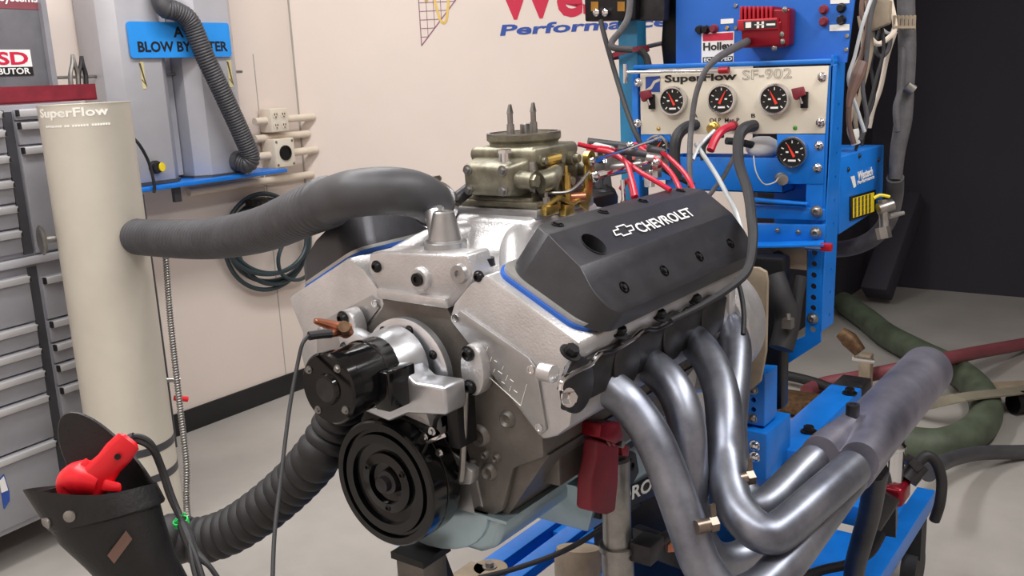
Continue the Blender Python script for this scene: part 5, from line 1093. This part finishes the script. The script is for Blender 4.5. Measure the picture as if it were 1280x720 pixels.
# low rails
for yy, x0, x1 in ((-.415, .40, 1.74), (.405, .20, 1.74)):
    B('floor_rail', 'blue', MB().box(((x0+x1)/2, yy, .225), (x1-x0, .05, .05)), bevel=.003)
B('inner_rail', 'blue', MB().box((.97, .32, .235), (1.5, .05, .03)), bevel=.003); B('rail_web', 'blue', MB().box((.97, .3625, .205), (1.5, .05, .01)))
for xx in (.55, 1.05, 1.6): B('cross_member', 'blue', MB().box((xx, -.01, .205), (.09, .78, .06)), bevel=.003)
B('deck_plate', 'blue', MB().box((.95, -.06, .178), (1.1, .60, .006)))
for xx in (.5, 1.62):
    for yy in (-.415, .405):
        b = MB(); b.cyl((xx, yy-.02, .06), (xx, yy+.02, .06), .06, n=24); b.box((xx, yy, .15), (.06, .05, .10)); B('caster', 'black_rubber', b)
p = onz(612, 708, .262); b = MB(); b.lathe((p.x, p.y, .25), (0, 0, 1), [(0, .045), (.008, .045), (.010, .04), (.010, 0)], n=28); b.box((p.x-.05, p.y+.03, .255), (.10, .06, .01)); B('clamp_plate', 'tan', b); bolt(fr_, (p.x, p.y, .26), (0, 0, 1), .012, 'steel')

# dyno absorber inside the frame
ab = thing('dyno_absorber', 'dark water brake absorber inside the blue frame behind the flywheel', 'machine', V((1.1, 0, .25)))
MB().lathe((.84, 0, .87), (1, 0, 0), [(0, .10), (.02, .175), (.12, .180), (.14, .15), (.16, .10), (.3, .08), (.3, 0)], n=40).build('rotor_housing', 'block_side', ab, ang=40)
MB().box((1.135, .02, .835), (.05, .48, .37)).build('back_plate', 'black_satin', ab, bevel=.01)
MB().box((1.05, .05, .4525), (.35, .24, .437)).build('pedestal', 'black_satin', ab, bevel=.01)
MB().tube([at(966, 345, 2.04), at(975, 370, 2.03), at(984, 400, 2.03), at(976, 436, 2.02)], .026, n=14).build('supply_hose', 'black_rubber', ab)
MB().tube([at(1002, 345, 2.06), at(996, 380, 2.06), at(992, 410, 2.06), at(985, 436, 2.06)], .012, n=12).build('drain_hose', 'black_rubber', ab)
b = MB(); b.box(at(985, 404, 1.99), (.02, .02, .02)); b.cyl(at(985, 392, 1.99), at(986, 404, 1.99), .005, n=8); b.build('sensor', 'steel', ab)
ts = [onx(x, y, .815) for x, y in ((922, 333), (948, 335), (957, 340), (959, 352), (957, 440), (950, 478), (935, 490), (920, 400))]
part(MB().prism(ts, (.012, 0, 0)).build('heat_shield', 'tan', ab, bevel=.002), 'tan curved heat shield')

# ================================================================ UNDER THE HEADER: PROP, TAG AND RED CLAMP
pp = ony(772, 690, -.235); 
pr = thing('prop_post', 'bare steel telescoping prop post under the near side of the engine', 'post', V((pp.x, pp.y, 0)))
zc_ = ony(772, 680, -.235).z
MB().lathe((pp.x, pp.y, zc_-.01), (0, 0, 1), [(0, .024), (.838-zc_, .024), (.838-zc_, 0)], n=28).build('inner_tube', 'steel', pr)
MB().lathe((pp.x, pp.y, 0), (0, 0, 1), [(0, .06), (.01, .06), (.012, .0275), (zc_-.012, .0275), (zc_-.01, .031), (zc_, .031), (zc_+.001, .024)], n=28).build('outer_tube', 'steel', pr)
b = MB(); q = V((pp.x+.02, pp.y-.045, zc_-.005)); b.box(q, (.05, .04, .035)); b.cyl(q, q+V((.06, -.01, .0)), .011, n=12); b.build('lock_screw', 'dark_steel', pr, bevel=.003)
rc = thing('red_clamp', 'dark red clamp handle hanging beside the steel prop post', 'clamp', ony(764, 640, -.205))
yc = -.262
MB().prism([ony(x, y, yc) for x, y in ((748, 550), (775, 556), (774, 600), (770, 640), (760, 644), (738, 639), (740, 600), (746, 575))], (0, .028, 0)).build('handle', 'dull_red', rc, bevel=.006, bseg=3)
MB().prism([ony(x, y, yc-.004) for x, y in ((752, 530), (776, 528), (782, 548), (770, 556), (750, 548))], (0, .037, 0)).build('jaw', 'red_ano', rc, bevel=.004)
b = MB(); 
for x in (756, 761): b.prism([ony(x, 549, yc-.0005), ony(x+3, 549, yc-.0005), ony(x+8, 557, yc-.0005), ony(x+5, 558, yc-.0005)], (0, -.001, 0))
b.build('marks', 'maroon', rc)
MB().prism([ony(x, y, yc+.01) for x, y in ((776, 553), (788, 558), (786, 572), (778, 570))], (0, .012, 0)).build('trigger', 'red_ano', rc, bevel=.002)
b = MB(); p = ony(779, 556, yc); b.cyl(p, p+V((0, .03, 0)), .006, n=10); b.build('pivot', 'steel', rc)
o = MB().prism([ony(x, y, -.19) for x, y in ((868, 470), (880, 478), (874, 496), (866, 492))], (0, .02, 0)).build('red_connector', 'red_ano', bevel=.003); tag(o, 'small red connector glimpsed between the middle header tubes', 'connector')
ty = -.19
tg_ = thing('maker_tag', 'black plate with white MOROSO lettering beside the steel prop post', 'plate', ony(805, 622, ty))
MB().prism([ony(x, y, ty) for x, y in ((748, 626), (835, 590), (836, 613), (750, 650))], (0, .016, 0)).build('plate', 'black_satin', tg_, bevel=.002)
o_ = ony(758, 640, ty-.001); e_ = ony(836, 603, ty-.001); text('lettering', 'MOROSO', o_, (e_-o_), (0, 0, 1), (e_-o_).length, .026, 'white_ink', tg_, bold=.02)
bk = thing('mount_bracket', 'grey cast bracket with hole beside the red clamp', 'bracket', ony(790, 610, -.16))
MB().prism([ony(x, y, -.205) for x, y in ((780, 560), (796, 566), (800, 590), (792, 606), (778, 606))], (0, .018, 0)).build('plate', 'block_side', bk, bevel=.004)
b = MB(); p = ony(788, 583, -.206); b.lathe(p, (0, -1, 0), [(-.002, .014), (.004, .014), (.004, .008), (0, .008), (0, 0)], n=18); b.build('boss', 'dark_steel', bk)
cl2 = thing('tie_bar', 'dull steel tie bar with brass nut under the headers', 'bar', at(830, 695, 1.75))
MB().bar(at(795, 672, 1.78), at(872, 700, 1.68), .02, .05).build('bar', 'dark_steel', cl2, bevel=.003)
b = MB(); c = at(833, 681, 1.66); b.cyl(c, c+V((.01, -.012, 0)), .014, n=6); b.build('nut', 'copper', cl2)
b = MB(); b.box(at(803, 684, 1.7), (.03, .03, .03)); b.build('block', 'black_satin', cl2, bevel=.003)
cable('floor_cable', [(600, 722, 2.15), (640, 712, 2.12), (690, 695, 2.08), (725, 678, 2.05), (760, 655, 2.03), (800, 628, 2.0)], .006, 'black_rubber', 'black cable drooping in front of the blue rails under the oil pan')
o = MB().lathe(at(720, 706, 2.2)-V((0, 0, .1)), (.25, .1, 1), [(0, .05), (.1, .055), (.13, .05), (.135, 0)], n=28).build('oil_filter', 'tan'); tag(o, 'tan cylindrical canister on the blue deck under the oil pan', 'canister')

# ================================================================ FLOOR ITEMS AT THE RIGHT
def fl(pts, z): return [onz(x, y, z if not isinstance(z, list) else z[i]) for i, (x, y) in enumerate(pts)]
gp_ = [(1054, 378), (1068, 388), (1086, 401), (1110, 420), (1150, 441), (1195, 463), (1225, 490), (1232, 520), (1212, 543), (1175, 556), (1135, 553), (1105, 545), (1070, 552)]
o = MB().tube(fl(gp_, .065), .062, n=22, seg=8).build('suction_hose', 'green_hose', ang=60); tag(o, 'thick green hose looping over the concrete floor', 'hose')
rh = [(1500, 408), (1420, 408), (1330, 420), (1280, 430), (1230, 439), (1180, 449), (1120, 462), (1070, 472), (1035, 478), (1020, 483), (1008, 489)]
o = MB().tube(fl(rh, [.03, .03, .03, .05, .11, .16, .15, .07, .04, .035, .035]), .030, n=14).build('red_air_hose', 'maroon'); tag(o, 'faded red hose crossing over the green hose', 'hose')
dh = [(2000, 620), (1700, 580), (1450, 562), (1330, 562), (1280, 565), (1230, 566), (1195, 572), (1172, 582), (1160, 592)]
o = MB().tube(fl(dh, [.03, .03, .03, .03, .03, .07, .12, .17, .20]), .026, n=14).build('grey_drain_hose', 'hose_grey'); tag(o, 'dark grey hose running along the floor to the blue rail end', 'hose')
o = MB().tube(fl([(975, 468), (1000, 473), (1030, 482), (1060, 497), (1075, 510)], .05), .022, n=14).build('black_floor_hose', 'black_rubber'); tag(o, 'black hose on the floor beyond the blue top beam', 'hose')
sp = fl([(1330, 484), (1275, 494), (1246, 497), (1228, 499), (1208, 502), (1180, 508), (1145, 516), (1110, 524)], [.012, .095, .13, .137, .137, .10, .03, .005]); b = MB()
b.quadring([[p+V((0, 0, .0)), p+V((.05, .06, .0)), p+V((.05, .06, .006)), p+V((0, 0, .006))] for p in sp]); o = b.build('strap', 'strap'); tag(o, 'flat olive strap lying across the green hose', 'strap')
a = onz(1185, 475, .006); c = onz(1290, 470, .006)
o = MB().prism([onz(x, y, .001) for x, y in ((1218, 484), (1330, 478), (1330, 490), (1222, 492))], (0, 0, .02)).build('floor_mat', 'tan'); tag(o, 'pale folded mat lying beyond the green hose', 'mat')
o = MB().tube(fl([(1266, 504), (1287, 502), (1320, 508)], .05), .045, n=12).build('strap_ratchet', 'black_satin'); tag(o, 'dark lump at the end of the olive strap', 'buckle')
o = MB().prism([onz(x, y, .02) for x, y in ((950, 512), (1048, 528), (1075, 514), (950, 494))], (0, 0, .05)).build('steel_channel', 'rusty', bevel=.004); tag(o, 'rusty brown steel channel lying on the floor past the stand', 'channel')
cl3 = thing('floor_clamp', 'steel clamp assembly standing behind the blue top beam', 'clamp', onz(1085, 505, 0))
b = MB(); b.box(onz(1082, 470, .12), (.05, .05, .2)); b.build('body', 'tan', cl3, bevel=.006); b = MB(); b.cyl(at(1066, 448, 3.3), at(1092, 452, 3.3), .008, n=10); b.build('pin', 'chrome', cl3)
b = MB(); b.tube([at(1050, 415, 3.35), at(1062, 425, 3.34), at(1075, 440, 3.33)], [.02, .03, .022], n=12); b.build('arm', 'rusty', cl3)
db = thing('dark_trunk', 'dark duct leaning from the floor against the dark wall', 'duct', V((4.6, .5, 0)))
a = onz(1062, 392, .10); c = ony(1140, 322, WEND.y-.25)
MB().bar((4.78, .56, .075), (5.24, .50, .60), .16, .13).build('duct', 'dark_wall', db, bevel=.01)

# fuel regulator and filter at the rail end
fg = thing('fuel_regulator', 'chrome cylinder on red base with grey filter by the blue rail', 'regulator', at(1108, 640, 2.1))
fd = 2.12
MB().lathe(at(1112, 606, fd), (0, 0, 1), [(0, .028), (.085, .028), (.087, .031), (.094, .031), (.105, .02), (.105, 0)], n=28).build('chrome_body', 'chrome', fg)
MB().lathe(at(1112, 565, fd), (0, 0, 1), [(0, .030), (.03, .030), (.03, 0)], n=28).build('top_cap', 'black_satin', fg)
MB().box(at(1110, 612, fd), (.075, .08, .045)).build('red_base', 'red_ano', fg, bevel=.01, bseg=3)
b = MB(); b.cyl(at(1096, 605, fd-.02), at(1094, 580, fd-.02), .012, n=14); b.cyl(at(1094, 582, fd-.02), at(1093, 570, fd-.02), .008, n=10); b.build('adjuster', 'dark_steel', fg)
b = MB(); b.cyl(at(1112, 618, fd-.06), at(1088, 655, fd-.05), .025, n=24); b.build('filter', 'dark_steel', fg)
text('filter_mark', 'SIR', at(1092, 650, fd-.09), (at(1100, 636, fd-.08)-at(1092, 650, fd-.09)), (-1, 0, .6), .03, .014, 'white_ink', fg, bold=.02)
b = MB(); b.cyl(at(1134, 600, fd), at(1150, 580, fd), .022, n=14); b.cyl(at(1138, 585, fd), at(1146, 578, fd), .026, n=6); b.build('elbow', 'dark_steel', fg)
MB().tube([at(1148, 578, fd), at(1158, 570, fd), at(1170, 578, fd), at(1177, 600, fd), at(1175, 628, fd), at(1168, 650, fd+.02)], .012, n=12).build('hose', 'black_rubber', fg)
MB().bar(at(1112, 625, fd), at(1112, 660, fd+.05), .03, .05).build('mount', 'black_satin', fg)
o = MB().tube([at(1096, 588, 1.80), at(1087, 640, 1.92), at(1076, 680, 2.0), at(1068, 712, 2.08), V((1.06, -.412, .25))], .022, n=14).build('grey_support_tube', 'dark_steel'); tag(o, 'dark grey upright tube below the header collector', 'tube')
cable('black_fuel_line', [(1104, 662, 2.16), (1088, 690, 2.18), (1060, 705, 2.19), (1030, 712, 2.19), (1000, 722, 2.19)], .011, 'black_rubber', 'black fuel line curving under the collector to the stand', 'hose')
o = MB().lathe(at(1140, 690, 2.45), (0, 1, 0), [(-.02, .05), (.02, .05), (.02, 0)], n=24).build('black_roller', 'black_rubber'); bpy.data.objects.remove(o)
